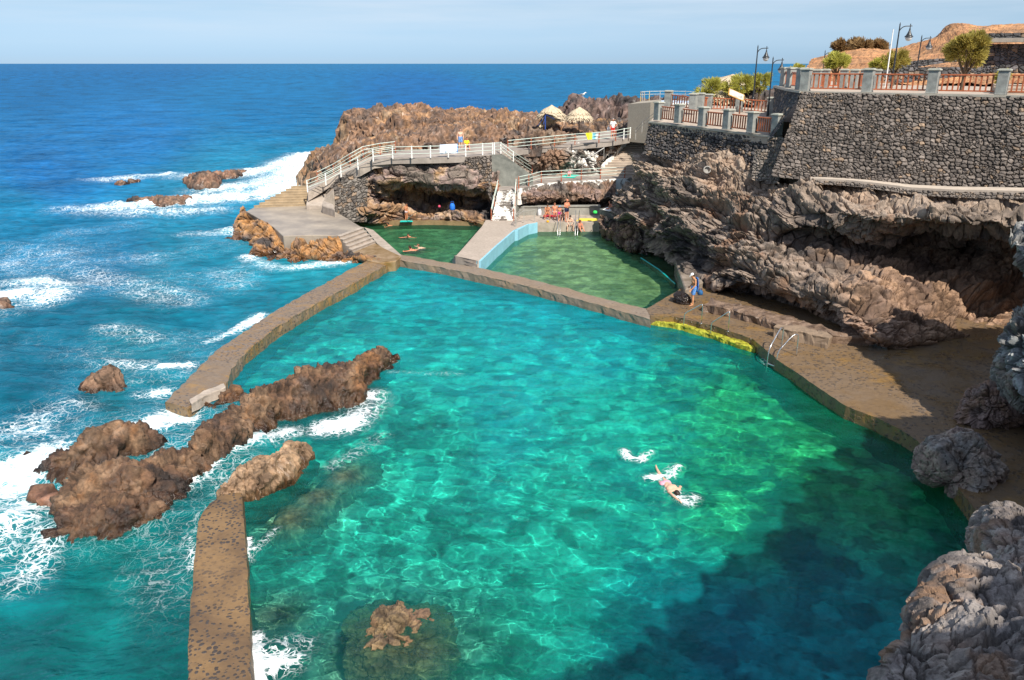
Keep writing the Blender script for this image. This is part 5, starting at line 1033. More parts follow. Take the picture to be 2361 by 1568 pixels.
# ---- straw parasols
def parasol(loc, h, r, label, lean=(0, 0), rz=0, half=False, polem=None, seed=1):
    t = thing('straw_parasol', label, 'parasol', loc, rz, 'straw parasols'); rn = random.Random(seed)
    MB().tube([(0, 0, -.6), (0, 0, h-.15)], .05, 8).build('pole', polem or BLACKM, t)
    mb = MB(); m = Matrix.Rotation(lean[0], 3, 'Y') @ Matrix.Rotation(lean[1], 3, 'X'); top = Vector((0, 0, h))
    for ring, (r0, z0, r1, z1, n, w) in enumerate(((.02, .05, r*.45, -.42, 40, .2), (.05, .0, r*.8, -.62, 60, .26), (.3*r, -.3, r*1.04, -.95, 90, .26), (.6*r, -.5, r*1.08, -1.12, 80, .22), (.75*r, -.62, r*1.0, -1.2, 60, .2))):
        for k in range(n):
            a = 2*math.pi*(k+rn.random()*.8)/n
            if half and not (-.3 < math.sin(a+.4) < 1.1): continue
            ll = 1+rn.uniform(-.08, .14); w2 = w*rn.uniform(.5, 1.1)
            c0_, s0_ = math.cos(a), math.sin(a); tx, ty = -s0_, c0_
            p0 = Vector((c0_*r0, s0_*r0, z0)); p1 = Vector((c0_*r1*.7, s0_*r1*.7, z0+(z1-z0)*.6)); p2 = Vector((c0_*r1*ll, s0_*r1*ll, z1*ll-rn.random()*.1)); T_ = Vector((tx, ty, 0))
            j = rn.uniform(-.03, .03)
            v = [p0-T_*w2*.15, p0+T_*w2*.15, p1+T_*w2*.45+Vector((0, 0, j)), p2+T_*w2*.15, p2-T_*w2*.2, p1-T_*w2*.45+Vector((0, 0, j))]
            mb.add([top+m @ q_ for q_ in v], [(0, 1, 2, 5), (5, 2, 3, 4)])
    mb.build('thatch', STRAW, t)
    st_ = MB()
    for k in range(6): a = 2*math.pi*k/6; st_.tube([top+m @ Vector((0, 0, -.1)), top+m @ Vector((math.cos(a)*r*.8, math.sin(a)*r*.8, -.72))], .02, 5)
    st_.build('ribs', polem or BLACKM, t); return t
pz = R(1272, 243, 80); parasol((pz.x, pz.y, pz.z-2.75), 2.75, 1.45, 'tallest straw parasol on the brown rocks', seed=2)
pz = R(1336, 247, 78); parasol((pz.x, pz.y, pz.z-2.9), 2.9, 1.3, 'straw parasol nearest the dark shore rocks', seed=3)
pz = R(1250, 262, 74); parasol((pz.x+.3, pz.y, pz.z-2.6), 2.6, 1.35, 'broken straw parasol leaning on a blue pole', lean=(rad(-24), 0), half=True, polem=BLUEM, seed=4)
pz = R(1690, 172, 80); parasol((pz.x, pz.y, pz.z-3.3), 3.3, 3.0, 'large straw shelter rising behind the yellow green bushes', seed=5)
pz = R(1672, 205, 76); parasol((pz.x, pz.y, pz.z-2.6), 2.6, 2.3, 'wide low straw shelter in front of the large one', seed=6)
# ---- bushes and trees
def leaf_mat(name, c1, c2, c3):
    t = NT(name); p = t.pos(); n = t.noise(2.2, 4, .6, p); n2 = t.noise(14, 3, .6, p); c = t.mix(t.rng(n, .35, .65), c1, c2); c = t.mix(t.rng(n2, .45, .7), c, c3)
    b = t.n('BsdfPrincipled'); t.set(b.inputs['Base Color'], c); b.inputs['Roughness'].default_value = .7; b.inputs['Specular IOR Level'].default_value = .2
    tr = t.n('BsdfTranslucent'); t.set(tr.inputs['Color'], c); ms = t.n('MixShader'); ms.inputs[0].default_value = .4; t.t.links.new(b.outputs[0], ms.inputs[1]); t.t.links.new(tr.outputs[0], ms.inputs[2]); t.t.links.new(ms.outputs[0], t.out.inputs[0]); return t.m
LEAFG = leaf_mat('feathery green foliage', (.30, .30, .04), (.50, .47, .09), (.62, .57, .18)); LEAFY = leaf_mat('golden tamarisk foliage', (.32, .26, .05), (.48, .40, .10), (.58, .50, .18)); LEAFB = leaf_mat('dry brown scrub', (.24, .15, .06), (.36, .23, .11), (.42, .3, .15))
BARK = plain('bark', (.12, .08, .05), .9, .3, 8)
def tree(name, label, cat, base, blobs, mat, nleaf=2600, leaf=.16, seed=1, group=None, trunk=True):
    """blobs: (dx,dy,dz,r) clumps relative to base"""
    t = thing(name, label, cat, base, 0, group); rn = np.random.RandomState(seed); vs = []; tot = sum(b[3]**2 for b in blobs)
    sub = []
    for b in blobs:
        for k in range(9):
            d = rn.normal(size=3); d /= np.linalg.norm(d); rr = b[3]*rn.uniform(.45, .8); sub.append((np.array(b[:3])+d*rr*np.array([1, 1, .85]), b[3]*rn.uniform(.22, .42)))
    n = nleaf; ids = rn.randint(0, len(sub), n); C_ = np.array([sub[i][0] for i in ids]); Rr = np.array([sub[i][1] for i in ids])
    d = rn.normal(size=(n, 3)); d /= np.linalg.norm(d, axis=1, keepdims=True); pos_ = C_+d*(Rr*rn.uniform(.5, 1.15, n)**1)[:, None]
    cen = np.array([np.mean([b[k] for b in blobs]) for k in range(3)]); outw = pos_-cen; outw /= np.linalg.norm(outw, axis=1, keepdims=True)+1e-6
    ax = outw*.8+d*.5+np.array([0, 0, .35]); ax /= np.linalg.norm(ax, axis=1, keepdims=True); sd = np.cross(ax, rn.normal(size=(n, 3))); sd /= np.linalg.norm(sd, axis=1, keepdims=True)+1e-6
    L = leaf*rn.uniform(.7, 1.8, n); w = leaf*.22*rn.uniform(.7, 1.5, n)
    v0 = pos_-sd*w[:, None]; v1 = pos_+sd*w[:, None]; v2 = pos_+ax*L[:, None]+sd*w[:, None]*.3; v3 = pos_+ax*L[:, None]-sd*w[:, None]*.3
    co = np.stack([v0, v1, v2, v3], 1).reshape(-1, 3); q_ = np.arange(4*n).reshape(n, 4)
    link('crown', np_mesh('crown', co, q_, smooth=False), mat, t)
    if trunk:
        mb = MB(); z_ = np.mean([b[2] for b in blobs]); mb.tube([(0, 0, -.3), (.05, .03, z_*.4), (cen[0]*.6, cen[1]*.6, z_*.8)], [.14, .10, .06], 8)
        for b in blobs: mb.tube([(.05, .03, z_*.35), (b[0]*.6, b[1]*.6, b[2]*.7), (b[0], b[1], b[2]+b[3]*.3)], [.07, .045, .015], 6)
        mb.build('trunk', BARK, t)
    return t
def tr_at(u, v, zc, wpx, hpx, **k):
    """crown centre pixel -> blobs sized from pixels"""
    c = R(u, v, zc); s = zc/FPX; w = wpx*s/2; h = hpx*s/2; gz = k.pop('gz'); n = k.pop('n', 5); rn = random.Random(int(u)); bl = [(0, 0, c.z-gz, min(w, h)*.95)]
    for i in range(n):
        a = 2*math.pi*i/n+rn.random()*.5; bl.append((math.cos(a)*w*.55, math.sin(a)*w*.55, c.z-gz+rn.uniform(-.5, .5)*h, min(w, h)*rn.uniform(.55, .75)))
    return tree(base=(c.x, c.y, gz), blobs=bl, **k)
tr_at(1638, 201, 74, 62, 50, gz=9.2, name='tamarisk_bush', label='small yellow green bush left of the low straw shelter', cat='bush', mat=LEAFG, seed=1, nleaf=2800)
tr_at(1706, 197, 74, 78, 58, gz=9.2, name='tamarisk_bush', label='wide yellow green bush just left of the far street lamp', cat='bush', mat=LEAFG, seed=2, nleaf=3600)
tr_at(1752, 192, 76, 46, 52, gz=9.2, name='tamarisk_bush', label='rounded green bush right of the far street lamp', cat='bush', mat=LEAFG, seed=3, nleaf=2400)
tr_at(1838, 158, 66, 36, 18, gz=UT-.6, name='tamarisk_bush', label='low bush top peeping over the curved flank pillars', cat='bush', mat=LEAFG, seed=4, nleaf=1500)
tr_at(1930, 142, 62, 66, 38, gz=UT, name='tamarisk_bush', label='bright yellow green bush beside the small far lamp', cat='bush', mat=LEAFG, seed=5, nleaf=3200)
tr_at(2027, 148, 62, 40, 26, gz=UT, name='tamarisk_bush', label='low green bush left of the white pole', cat='bush', mat=LEAFG, seed=6, nleaf=1800)
tr_at(2066, 134, 62, 56, 52, gz=UT, name='tamarisk_tree', label='olive tree behind the white pole and tall lamp', cat='tree', mat=LEAFY, seed=7, nleaf=3200)
tr_at(2232, 116, 50, 92, 76, gz=UT, name='tamarisk_tree', label='large golden green tree in front of the dark stone building', cat='tree', mat=LEAFY, seed=8, nleaf=8500, leaf=.15, n=7)
tr_at(2312, 176, 48, 24, 26, gz=UT, name='shrub', label='small green shrub behind the right front railing panel', cat='bush', mat=LEAFG, seed=9, nleaf=900)
for i, (u, v, wp, hp, lb_) in enumerate([(1944, 112, 54, 28, 'leftmost dry brown scrub clump on the hill crest'), (1985, 106, 64, 34, 'tallest dry brown scrub clump on the hill crest'), (2022, 108, 48, 28, 'rightmost dry brown scrub clump on the hill crest')]):
    tr_at(u, v, 112, wp, hp, gz=R(u, 124, 112).z, name='dry_shrub', label=lb_, cat='bush', mat=LEAFB, seed=20+i, nleaf=2600, leaf=.4, group='dry scrub on the hill crest')
tr_at(2245, 72, 104, 14, 10, gz=R(2245, 84, 104).z, name='shrub', label='tiny green shrub on the skyline above the golden tree', cat='bush', mat=LEAFG, seed=30, nleaf=400, leaf=.3)
# ---- information board
t = thing('information_board', 'slanted yellow framed information board on the lower terrace', 'sign', R(1694, 262, 61)); m = Matrix.Rotation(rad(22), 3, 'Y') @ Matrix.Rotation(rad(38), 3, 'X')
MB().box((0, 0, 1.35), (1.3, .80, .04), tilt=m).build('frame', plain('yellow brown wood', (.50, .26, .05), .6), t, .005)
MB().box(Vector((0, 0, 1.35))+m @ Vector((0, 0, .025)), (1.16, .66, .012), tilt=m).build('panel', plain('faded printed panel', (.45, .46, .42), .4, .3, 4, col2=(.66, .64, .55)), t)
for x in (-.35, .35): MB().box((x, 0, .6), (.09, .09, 1.25)).build('leg', plain('brown leg', (.16, .06, .03), .7), t)
# ---- towels hanging on rails, mats, bags
def cloth(name, pts, mat, label, cat='towel', n=14, sag=.06, cfn=None, group=None):
    """pts: tl,tr,br,bl world; wavy sheet with thickness"""
    tl, tr_, br, bl = map(Vector, pts); nn = (tr_-tl).cross(bl-tl).normalized(); co = []
    for side in (0, 1):
        for i in range(n):
            for j in range(n):
                u_, v_ = j/(n-1), i/(n-1); p = tl.lerp(tr_, u_).lerp(bl.lerp(br, u_), v_); w_ = sag*(math.sin(u_*9+v_*2)*.5+math.sin(u_*17)*.25)*(.3+v_)
                p += nn*(w_+side*.015); p.z += .03*math.sin(u_*6)*v_; co.append(tuple(p))
    q_ = gridq(n, n); Q_ = [tuple(r) for r in q_]+[tuple(r[::-1]+n*n) for r in q_]
    e = list(range(n))+[i*n+n-1 for i in range(1, n)]+[n*n-1-j for j in range(1, n)]+[(n-1-i)*n for i in range(1, n-1)]
    Q_ += [(e[k], e[(k+1) % len(e)], e[(k+1) % len(e)]+n*n, e[k]+n*n) for k in range(len(e))]
    mb = MB(); mb.add(co, Q_); o = mb.build(name, mat, smooth=False); tag(o, label, cat, group); return o
def bands(name, cols, axis='Z', off=0, period=1.0):
    t = NT(name); p = t.n('SeparateXYZ'); t.set(p.inputs[0], t.pos()); r = t.n('ValToRGB'); r.color_ramp.interpolation = 'CONSTANT'
    v = t.math('FRACT', t.math('DIVIDE', t.math('SUBTRACT', p.outputs[axis], off), period)); t.set(r.inputs[0], v); els = r.color_ramp.elements
    els[0].position = 0; els[0].color = (*cols[0], 1)
    for k, c in enumerate(cols[1:]):
        e = els[1] if k == 0 else els.new((k+1)/len(cols)); e.position = (k+1)/len(cols); e.color = (*c, 1)
    t.bsdf(r.outputs[0], .85); return t.m
z0 = 5.5; A_ = W(1015, 361.5, z0); B_ = W(1056, 360, z0)
f = Vector((0, -.1, 0))
cloth('towel', [A_+f+Vector((0, 0, .97)), B_+f+Vector((0, 0, 1.0)), B_+f+Vector((0, 0, .28)), A_+f+Vector((0, 0, .2))], bands('white towel with blue hem', [(.62, .70, .84), (.66, .74, .86), (.7, .76, .86), (.12, .30, .70)], 'X', A_.x-.02, (B_.x-A_.x)*1.3), 'pale blue and white towel hung over the upper walkway railing')
A_ = W(1349, 332, 5.88); B_ = W(1380, 329.5, 5.95)
cloth('towel', [A_+f+Vector((0, 0, .95)), B_+f+Vector((0, 0, .97)), B_+f+Vector((-.2, 0, .30)), A_+f+Vector((.25, 0, .36))], bands('yellow blue white towel', [(.80, .70, .02), (.75, .72, .06), (.15, .45, .55), (.75, .78, .78)], 'X', A_.x, (B_.x-A_.x)*1.02), 'yellow turquoise and white towel hung on the upper walkway railing')
def mat_on(name, corners, z, col, label, cat='towel', th=.03):
    P_ = [W(u, v, z) for u, v in corners]; mb = MB(); n = len(P_); mb.prism([xy(p) for p in P_], z+.004, z+th); o = mb.build(name, plain(col[0], col[1], .85, .12, 6), bevel=.008); tag(o, label, cat); return o
mat_on('beach_mat', [(1290,409),(1322,411),(1336,404),(1305,403)], 3.12, ('turquoise cloth', (.02, .50, .38)), 'turquoise beach mat spread on the lower walkway', 'beach mat')
mat_on('beach_towel', [(1252,501),(1292,501),(1291,494),(1254,494)], .78, ('crimson cloth', (.42, .02, .04)), 'crimson towel spread under the seated women', 'towel')
mat_on('beach_towel', [(1328,510),(1380,510),(1379,504),(1336,504)], .78, ('yellow cloth', (.75, .58, .08)), 'long yellow towel lying on the bathing deck', 'towel')
mat_on('beach_towel', [(1389,484),(1422,492),(1430,486),(1400,478)], 2.0, ('white cloth', (.80, .78, .74)), 'white towel under the lying woman on the grey block', 'towel')
mat_on('beach_towel', [(1018,346),(1080,346),(1084,341),(1024,341)], 5.56, ('pink cloth', (.65, .20, .16)), 'pink towel under the seated person on the upper walkway', 'towel')
def bag(name, loc, d, col, label, cat='bag', strap=True, cname='bag cloth'):
    t = thing(name, label, cat, loc); mb = MB(); mb.lathe([(d[0]*.42, 0), (d[0]*.5, d[1]*.12), (d[0]*.48, d[1]*.6), (d[0]*.34, d[1]*.9), (d[0]*.12, d[1])], (0, 0, 0), 12); mb.build('body', plain(cname, col, .7, .2, 9), t, smooth=True)
    if strap: MB().tube([(-d[0]*.25, 0, d[1]*.85), (-d[0]*.2, 0, d[1]*1.25), (d[0]*.2, 0, d[1]*1.25), (d[0]*.25, 0, d[1]*.85)], .02, 6).build('strap', plain(cname+' strap', tuple(x*.6 for x in col), .7), t)
    return t
bag('beach_bag', R(1043, 484, 66.0), (.45, .55), (.02, .16, .65), 'bright blue and yellow bag lying on the rocks by the cave', cname='blue nylon')
bag('small_bag', R(1013, 478, 66.8), (.22, .18), (.7, .08, .15), 'small pink bundle on the rocks inside the cave', cname='pink nylon', strap=False)
bag('swim_fins', W(1372, 492, 1.53), (.34, .22), (.05, .70, .12), 'green toy lying on top of the bench wall', 'toy', cname='green rubber', strap=False)
bag('cushion', W(1407, 487, 2.0)+Vector((.5, -.6, 0)), (.4, .14), (.04, .10, .45), 'dark blue cushion on the corner of the grey block', 'cushion', cname='navy rubber', strap=False)
bag('white_bag', W(1464, 310, 6.2), (.45, .22), (.8, .78, .74), 'white bag set down at the top of the long stairs', cname='white plastic', strap=False)
bag('shoulder_bag', W(1244, 498, .78)+Vector((0, .2, 0)), (.36, .55), (.65, .66, .68), 'pale bag standing left of the seated women', cname='pale canvas')
bag('toy_bucket', W(1263, 513.2, .78)+Vector((0, .12, 0)), (.22, .16), (.85, .35, .02), 'small orange toy on the edge of the bathing deck', 'toy', cname='orange plastic', strap=False)
# drain pipe mouth in the cliff
o = MB().lathe([(.30, 0), (.30, .25), (.22, .25), (.22, .05)], (0, 0, 0), 20).build('drain_pipe', GREYM); o.location = R(1631, 392, 51.6); o.scale = (.8, .8, .8); o.rotation_euler = (rad(75), 0, rad(-15)); tag(o, 'round pipe mouth set in the cliff top below the walls', 'pipe')
# gull
def gull():
    t = thing('seagull', 'white seagull standing on the dark shore rocks', 'bird', R(1344, 222, 84)+Vector((0, 0, -.1)))
    mb = MB(); P_ = [(-.34, 0, .26), (-.2, 0, .26), (0, 0, .27), (.12, 0, .33), (.2, 0, .44), (.27, 0, .47), (.33, 0, .46)]; mb.tube(P_, [.02, .07, .11, .09, .055, .06, .02], 10)
    mb.tube([(.0, .04, .2), (.0, .04, 0), (.06, .04, 0)], .012, 5).tube([(.0, -.04, .2), (.0, -.04, 0), (.06, -.04, 0)], .012, 5); mb.build('body', WHP, t, smooth=True)
    for s_ in (-1, 1): MB().tube([(.08, .09*s_, .32), (-.12, .10*s_, .32), (-.42, .04*s_, .28)], [.03, .05, .01], 8).build('wing', plain('gull grey', (.28, .30, .32), .7), t, smooth=True)
    MB().tube([(.33, 0, .46), (.41, 0, .44)], [.018, .005], 6).build('beak', plain('beak yellow', (.7, .45, .05), .5), t)
gull()
# ---------------------------------------------------------------- people
def skin_mat(n, c): return plain(n, c, .5, .08, 6, spec=.35, bstr=.1)
SK_TAN = skin_mat('tanned skin', (.52, .22, .11)); SK_RED = skin_mat('sunburnt skin', (.62, .24, .14)); SK_PALE = skin_mat('pale skin', (.66, .40, .28)); SK_MAN = skin_mat('golden tanned skin', (.58, .28, .14))
HAIRD = plain('dark hair', (.025, .015, .012), .5, .3, 30); HAIRB = plain('auburn hair', (.16, .06, .03), .5, .3, 30); HAIRG = plain('grey hair', (.35, .32, .29), .6, .2, 30)
EYEM = plain('eye', (.03, .02, .02), .3, .05)
def capsule_mesh(parts, voxel=.011, smooth=6):
    """parts: (p, q, r0, r1) tapered capsules -> one continuous remeshed surface"""
    bm = bmesh.new()
    for p, q, r0, r1 in parts:
        p, q = Vector(p), Vector(q); d = q-p; L = d.length
        if L < 1e-5: d = Vector((0, 0, 1)); L = 1e-4
        a = d.orthogonal().normalized(); b = d.normalized().cross(a); dn = d.normalized(); n = 12; rings = []
        prof = [(-math.sin(t)*r0, math.cos(t)*r0, 0) for t in (1.45, 1.0, .5)]+[(0, r0, 0), (0, (r0+r1)/2, .5), (0, r1, 1)]+[(math.sin(t)*r1, math.cos(t)*r1, 1) for t in (.5, 1.0, 1.45)]
        for off, rr, f in prof: rings.append([bm.verts.new(p+d*f+dn*off+(a*math.cos(2*math.pi*k/n)+b*math.sin(2*math.pi*k/n))*rr) for k in range(n)])
        for i in range(len(rings)-1):
            for k in range(n): bm.faces.new((rings[i][k], rings[i][(k+1) % n], rings[i+1][(k+1) % n], rings[i+1][k]))
        bm.faces.new(rings[0][::-1]); bm.faces.new(rings[-1])
    bmesh.ops.recalc_face_normals(bm, faces=bm.faces); me = bpy.data.meshes.new('t'); bm.to_mesh(me); bm.free()
    o = bpy.data.objects.new('t', me); COL.objects.link(o); r = o.modifiers.new('r', 'REMESH'); r.mode = 'VOXEL'; r.voxel_size = voxel
    if smooth: s_ = o.modifiers.new('s', 'SMOOTH'); s_.iterations = smooth; s_.factor = .4
    dg = bpy.context.evaluated_depsgraph_get(); m2 = bpy.data.meshes.new_from_object(o.evaluated_get(dg)); bpy.data.objects.remove(o); m2.polygons.foreach_set('use_smooth', [True]*len(m2.polygons)); return m2
V = Vector
def person(label, loc, rz, J, skin, hair=HAIRD, clothes=(), H=1.72, female=False, long=False, gaze=(0, 1, 0), cap=None, group=None, bun=False, voxel=.011):
    """J: joints in metres for a 1.72 m figure, x right, y forward, z up from the ground"""
    s = H/1.72; t = thing('person', label, 'person', loc, rz, group); K = {k: V(v) for k, v in J.items()}
    P = []; w = .92 if female else 1.0
    def c(a, b, r0, r1): P.append((a*s, b*s, r0*s, r1*s))
    pel, che, nek, hed = K['pelvis'], K['chest'], K['neck'], K['head']
    side = (K['hip_r']-K['hip_l']).normalized(); up_ = (che-pel).normalized(); sh = (K['sho_r']-K['sho_l']).normalized()
    c(pel-side*.065, pel+side*.065, .112*(1.07 if female else 1), .112*(1.07 if female else 1)); c(pel, pel.lerp(che, .5), .115, .098*w)
    m = pel.lerp(che, .5); c(m-sh*.045, m+sh*.045, .098*w, .098*w); c(m, che, .1*w, .118*w); c(che-sh*.075*w, che+sh*.075*w, .112*w, .112*w)
    c(che, nek-(nek-che)*.2, .10*w, .065); c(K['sho_l'], K['sho_r'], .058*w, .058*w); c(che, K['sho_l'], .09*w, .055*w); c(che, K['sho_r'], .09*w, .055*w); c(nek-V((0, 0, .03)), hed-V((0, 0, .02)), .054, .05)
    if female:
        fw = up_.cross(side)*-1; fw = V(gaze) if fw.length < .1 else fw
        for sg in (-1, 1): c(che+sh*.07*sg+fw*.07-up_*.02, che+sh*.07*sg+fw*.075-up_*.02, .055, .05)
    for sd in 'lr':
        c(K['hip_'+sd], K['kne_'+sd], .086*(1.03 if female else 1), .055); c(K['kne_'+sd], K['kne_'+sd].lerp(K['ank_'+sd], .35), .054, .056); c(K['kne_'+sd].lerp(K['ank_'+sd], .35), K['ank_'+sd], .056, .036)
        toe = K['toe_'+sd]; c(K['ank_'+sd]-V((0, 0, .02)), toe, .038, .026); c(toe, toe+(toe-K['ank_'+sd]).normalized()*.05, .028, .018)
        c(K['sho_'+sd], K['elb_'+sd], .050*w, .038*w); c(K['elb_'+sd], K['wri_'+sd], .040*w, .026*w)
        hd = (K['wri_'+sd]-K['elb_'+sd]).normalized(); ax = hd.orthogonal().normalized() if abs(hd.z) < .9 else V((0, 1, 0)); ax = (ax-hd*ax.dot(hd)).normalized(); pn_ = hd.cross(ax); wr = K['wri_'+sd]
        c(wr, wr+hd*.05, .026, .028); c(wr+hd*.035-ax*.022, wr+hd*.075-ax*.025, .017, .015); c(wr+hd*.035+ax*.022, wr+hd*.075+ax*.025, .017, .015); c(wr+hd*.04, wr+hd*.085, .018, .016)
        for k, (o_, l_) in enumerate(((-.031, .062), (-.011, .075), (.010, .070), (.030, .052))):
            a_ = wr+hd*.08+ax*o_; b_ = a_+hd*l_*.5+pn_*.008; c(a_, b_, .0105, .0095); c(b_, b_+hd*l_*.4+pn_*.022, .0095, .0085)
        th = wr+hd*.03-ax*.028; c(th, th+hd*.03-ax*.03+pn_*.012, .013, .011); c(th+hd*.03-ax*.03+pn_*.012, th+hd*.062-ax*.036+pn_*.02, .011, .009)
    g_ = V(gaze).normalized(); upv = (hed-nek).normalized(); upv = (upv-g_*upv.dot(g_)).normalized(); sv = g_.cross(upv)
    hc = hed+upv*.075
    c(hc+g_*.0+upv*.028, hc-g_*.028+upv*.022, .078, .080); c(hc+g_*.030-upv*.01, hc+g_*.032-upv*.055, .062, .044); c(hc-upv*.02, hc+g_*.03-upv*.085, .062, .030)
    c(hc+g_*.088+upv*.0, hc+g_*.108-upv*.028, .009, .013); c(hc+g_*.083-upv*.058-sv*.014, hc+g_*.083-upv*.058+sv*.014, .009, .009)
    c(hc+g_*.078+upv*.022-sv*.03, hc+g_*.078+upv*.022+sv*.03, .012, .012)
    for sg in (-1, 1): c(hc+sv*.078*sg-upv*.012, hc+sv*.083*sg+upv*.02-g_*.006, .012, .015)
    body = link('body', capsule_mesh(P, voxel*s), skin, t)
    ey = []
    for sg in (-1, 1): ey.append(((hc+g_*.083+upv*.004+sv*.03*sg)*s, (hc+g_*.084+upv*.004+sv*.034*sg)*s, .011*s, .010*s))
    link('eyes', capsule_mesh(ey, .004, 0), EYEM, body)
    mo = [((hc+g_*.088-upv*.058-sv*.016)*s, (hc+g_*.088-upv*.058+sv*.016)*s, .006*s, .006*s)]; link('lips', capsule_mesh(mo, .003, 0), plain('lips', (.40, .09, .07), .5), body)
    if hair is not None:
        Hs = [(hc+upv*.045-g_*.005, hc+upv*.03-g_*.04, .082, .084), (hc-g_*.045-upv*.0, hc-g_*.045-upv*.045, .070, .055), (hc+upv*.05+g_*.03, hc+upv*.05+g_*.02, .058, .06)]
        for sg in (-1, 1): Hs.append((hc+sv*.05*sg-g_*.01+upv*.03, hc+sv*.052*sg-g_*.035-upv*.02, .042, .036))
        if long:
            Hs += [(hc-g_*.06-upv*.03, hc-g_*.085-upv*.17, .058, .045), (hc-g_*.085-upv*.17, hc-g_*.08-upv*.30, .045, .02), (hc-g_*.03+sv*.06-upv*.02, hc-g_*.06+sv*.05-upv*.16, .032, .022), (hc-g_*.03-sv*.06-upv*.02, hc-g_*.06-sv*.05-upv*.16, .032, .022)]
        if bun: Hs.append((hc-g_*.105+upv*.05, hc-g_*.11+upv*.055, .038, .036))
        link('hair', capsule_mesh([(a*s, b*s, r*s, q*s) for a, b, r, q in Hs], .012*s, 3), hair, t)
    if cap:
        link('cap', capsule_mesh([(a*s, b*s, r*s, q*s) for a, b, r, q in [(hc+upv*.055-g_*.005, hc+upv*.05-g_*.035, .087, .088), (hc+upv*.06+g_*.05-sv*.03, hc+upv*.05+g_*.135-sv*.02, .022, .012), (hc+upv*.06+g_*.05+sv*.03, hc+upv*.05+g_*.135+sv*.02, .022, .012), (hc+upv*.06+g_*.05, hc+upv*.05+g_*.14, .022, .012)]], .011*s, 3), cap, t)
    for kind, mat in clothes:
        C_ = []
        kl, kr = K['hip_l'].lerp(K['kne_l'], .62), K['hip_r'].lerp(K['kne_r'], .62)
        if kind == 'shorts': C_ = [(pel-side*.07+up_*.05, pel+side*.07+up_*.05, .118, .118), (pel-side*.07, pel+side*.07, .124, .124), (K['hip_l'], kl, .102, .092), (K['hip_r'], kr, .102, .092)]
        if kind == 'trunks': C_ = [(pel-side*.07+up_*.03, pel+side*.07+up_*.03, .119, .119), (pel-side*.07, pel+side*.07, .122, .122), (K['hip_l'], K['hip_l'].lerp(K['kne_l'], .22), .1, .093), (K['hip_r'], K['hip_r'].lerp(K['kne_r'], .22), .1, .093)]
        if kind == 'bikini_bottom': C_ = [(pel-side*.07-up_*.01, pel+side*.07-up_*.01, .126, .126), (pel-up_*.06, pel-up_*.07, .09, .085)]
        if kind == 'bikini_top':
            fw = up_.cross(side)*-1; C_ = [(che+sh*.07+fw*.07-up_*.02, che+sh*.072+fw*.078-up_*.025, .060, .054), (che-sh*.07+fw*.07-up_*.02, che-sh*.072+fw*.078-up_*.025, .060, .054)]
            for sg in (-1, 1): C_ += [(che+sh*.09*sg-up_*.03+fw*.02, che+sh*.10*sg-up_*.03-fw*.03, .088*w, .086*w)] if False else []
        if kind == 'shirt': C_ = [(pel-side*.06+up_*.04, pel+side*.06+up_*.04, .124, .124), (m-sh*.05, m+sh*.05, .115, .115), (m, che, .118, .13), (che-sh*.08, che+sh*.08, .124, .124), (K['sho_l'], K['sho_r'], .070, .070), (che, K['sho_l'], .1, .066), (che, K['sho_r'], .1, .066), (K['sho_l'], K['sho_l'].lerp(K['elb_l'], .6), .066, .060), (K['sho_r'], K['sho_r'].lerp(K['elb_r'], .6), .066, .060)]
        if C_: link(kind, capsule_mesh([(a*s, b*s, r*s, q*s) for a, b, r, q in C_], .013*s, 3), mat, t)
    return t
def stand(lean=0, arms='down', stride=0.0, tw=0):
    J = dict(pelvis=(0, 0, .92), chest=(0, lean*.4, 1.24), neck=(0, lean*.6, 1.44), head=(0, lean*.8+.02, 1.52), hip_l=(-.09, 0, .88), hip_r=(.09, 0, .88), kne_l=(-.10, .03+stride, .48), kne_r=(.10, .03-stride, .48), ank_l=(-.11, 0+stride*1.6, .08), ank_r=(.11, -stride*1.8, .08), toe_l=(-.13, .15+stride*1.6, .03), toe_r=(.13, .15-stride*1.8, .03),
             sho_l=(-.18, lean*.45, 1.38), sho_r=(.18, lean*.45, 1.38), elb_l=(-.25, -.03+lean*.3, 1.1), elb_r=(.25, -.03+lean*.3, 1.1), wri_l=(-.25, .08+lean*.3, .87), wri_r=(.25, .08+lean*.3, .87))
    if arms == 'chest': J.update(elb_l=(-.26, .05, 1.14), elb_r=(.26, .05, 1.14), wri_l=(-.08, .26, 1.20), wri_r=(.08, .26, 1.22))
    if arms == 'hips': J.update(elb_l=(-.38, -.08, 1.14), wri_l=(-.2, .02, .98))
    return J
def sit(h=.45, knee_spread=.14, lean=.12, legs=(0, 0), arms='knees'):
    J = dict(pelvis=(0, 0, h+.11), chest=(0, lean*.6, h+.43), neck=(0, lean*1.1, h+.62), head=(0, lean*1.35, h+.70), hip_l=(-.09, .02, h+.09), hip_r=(.09, .02, h+.09), kne_l=(-knee_spread, .42, h+.07), kne_r=(knee_spread, .42, h+.07), ank_l=(-knee_spread, .40+legs[0], .08), ank_r=(knee_spread, .40+legs[1], .08), toe_l=(-knee_spread-.02, .55+legs[0], .03), toe_r=(knee_spread+.02, .55+legs[1], .03),
             sho_l=(-.17, lean*.9, h+.57), sho_r=(.17, lean*.9, h+.57), elb_l=(-.22, lean+.10, h+.32), elb_r=(.22, lean+.10, h+.32), wri_l=(-.13, .36, h+.2), wri_r=(.13, .36, h+.2))
    if arms == 'side': J.update(elb_l=(-.26, -.05, h+.30), elb_r=(.26, -.05, h+.30), wri_l=(-.27, -.06, h+.06), wri_r=(.27, -.06, h+.06))
    return J
def shift(J, d): return {k: tuple(V(v)+V(d)) for k, v in J.items()}
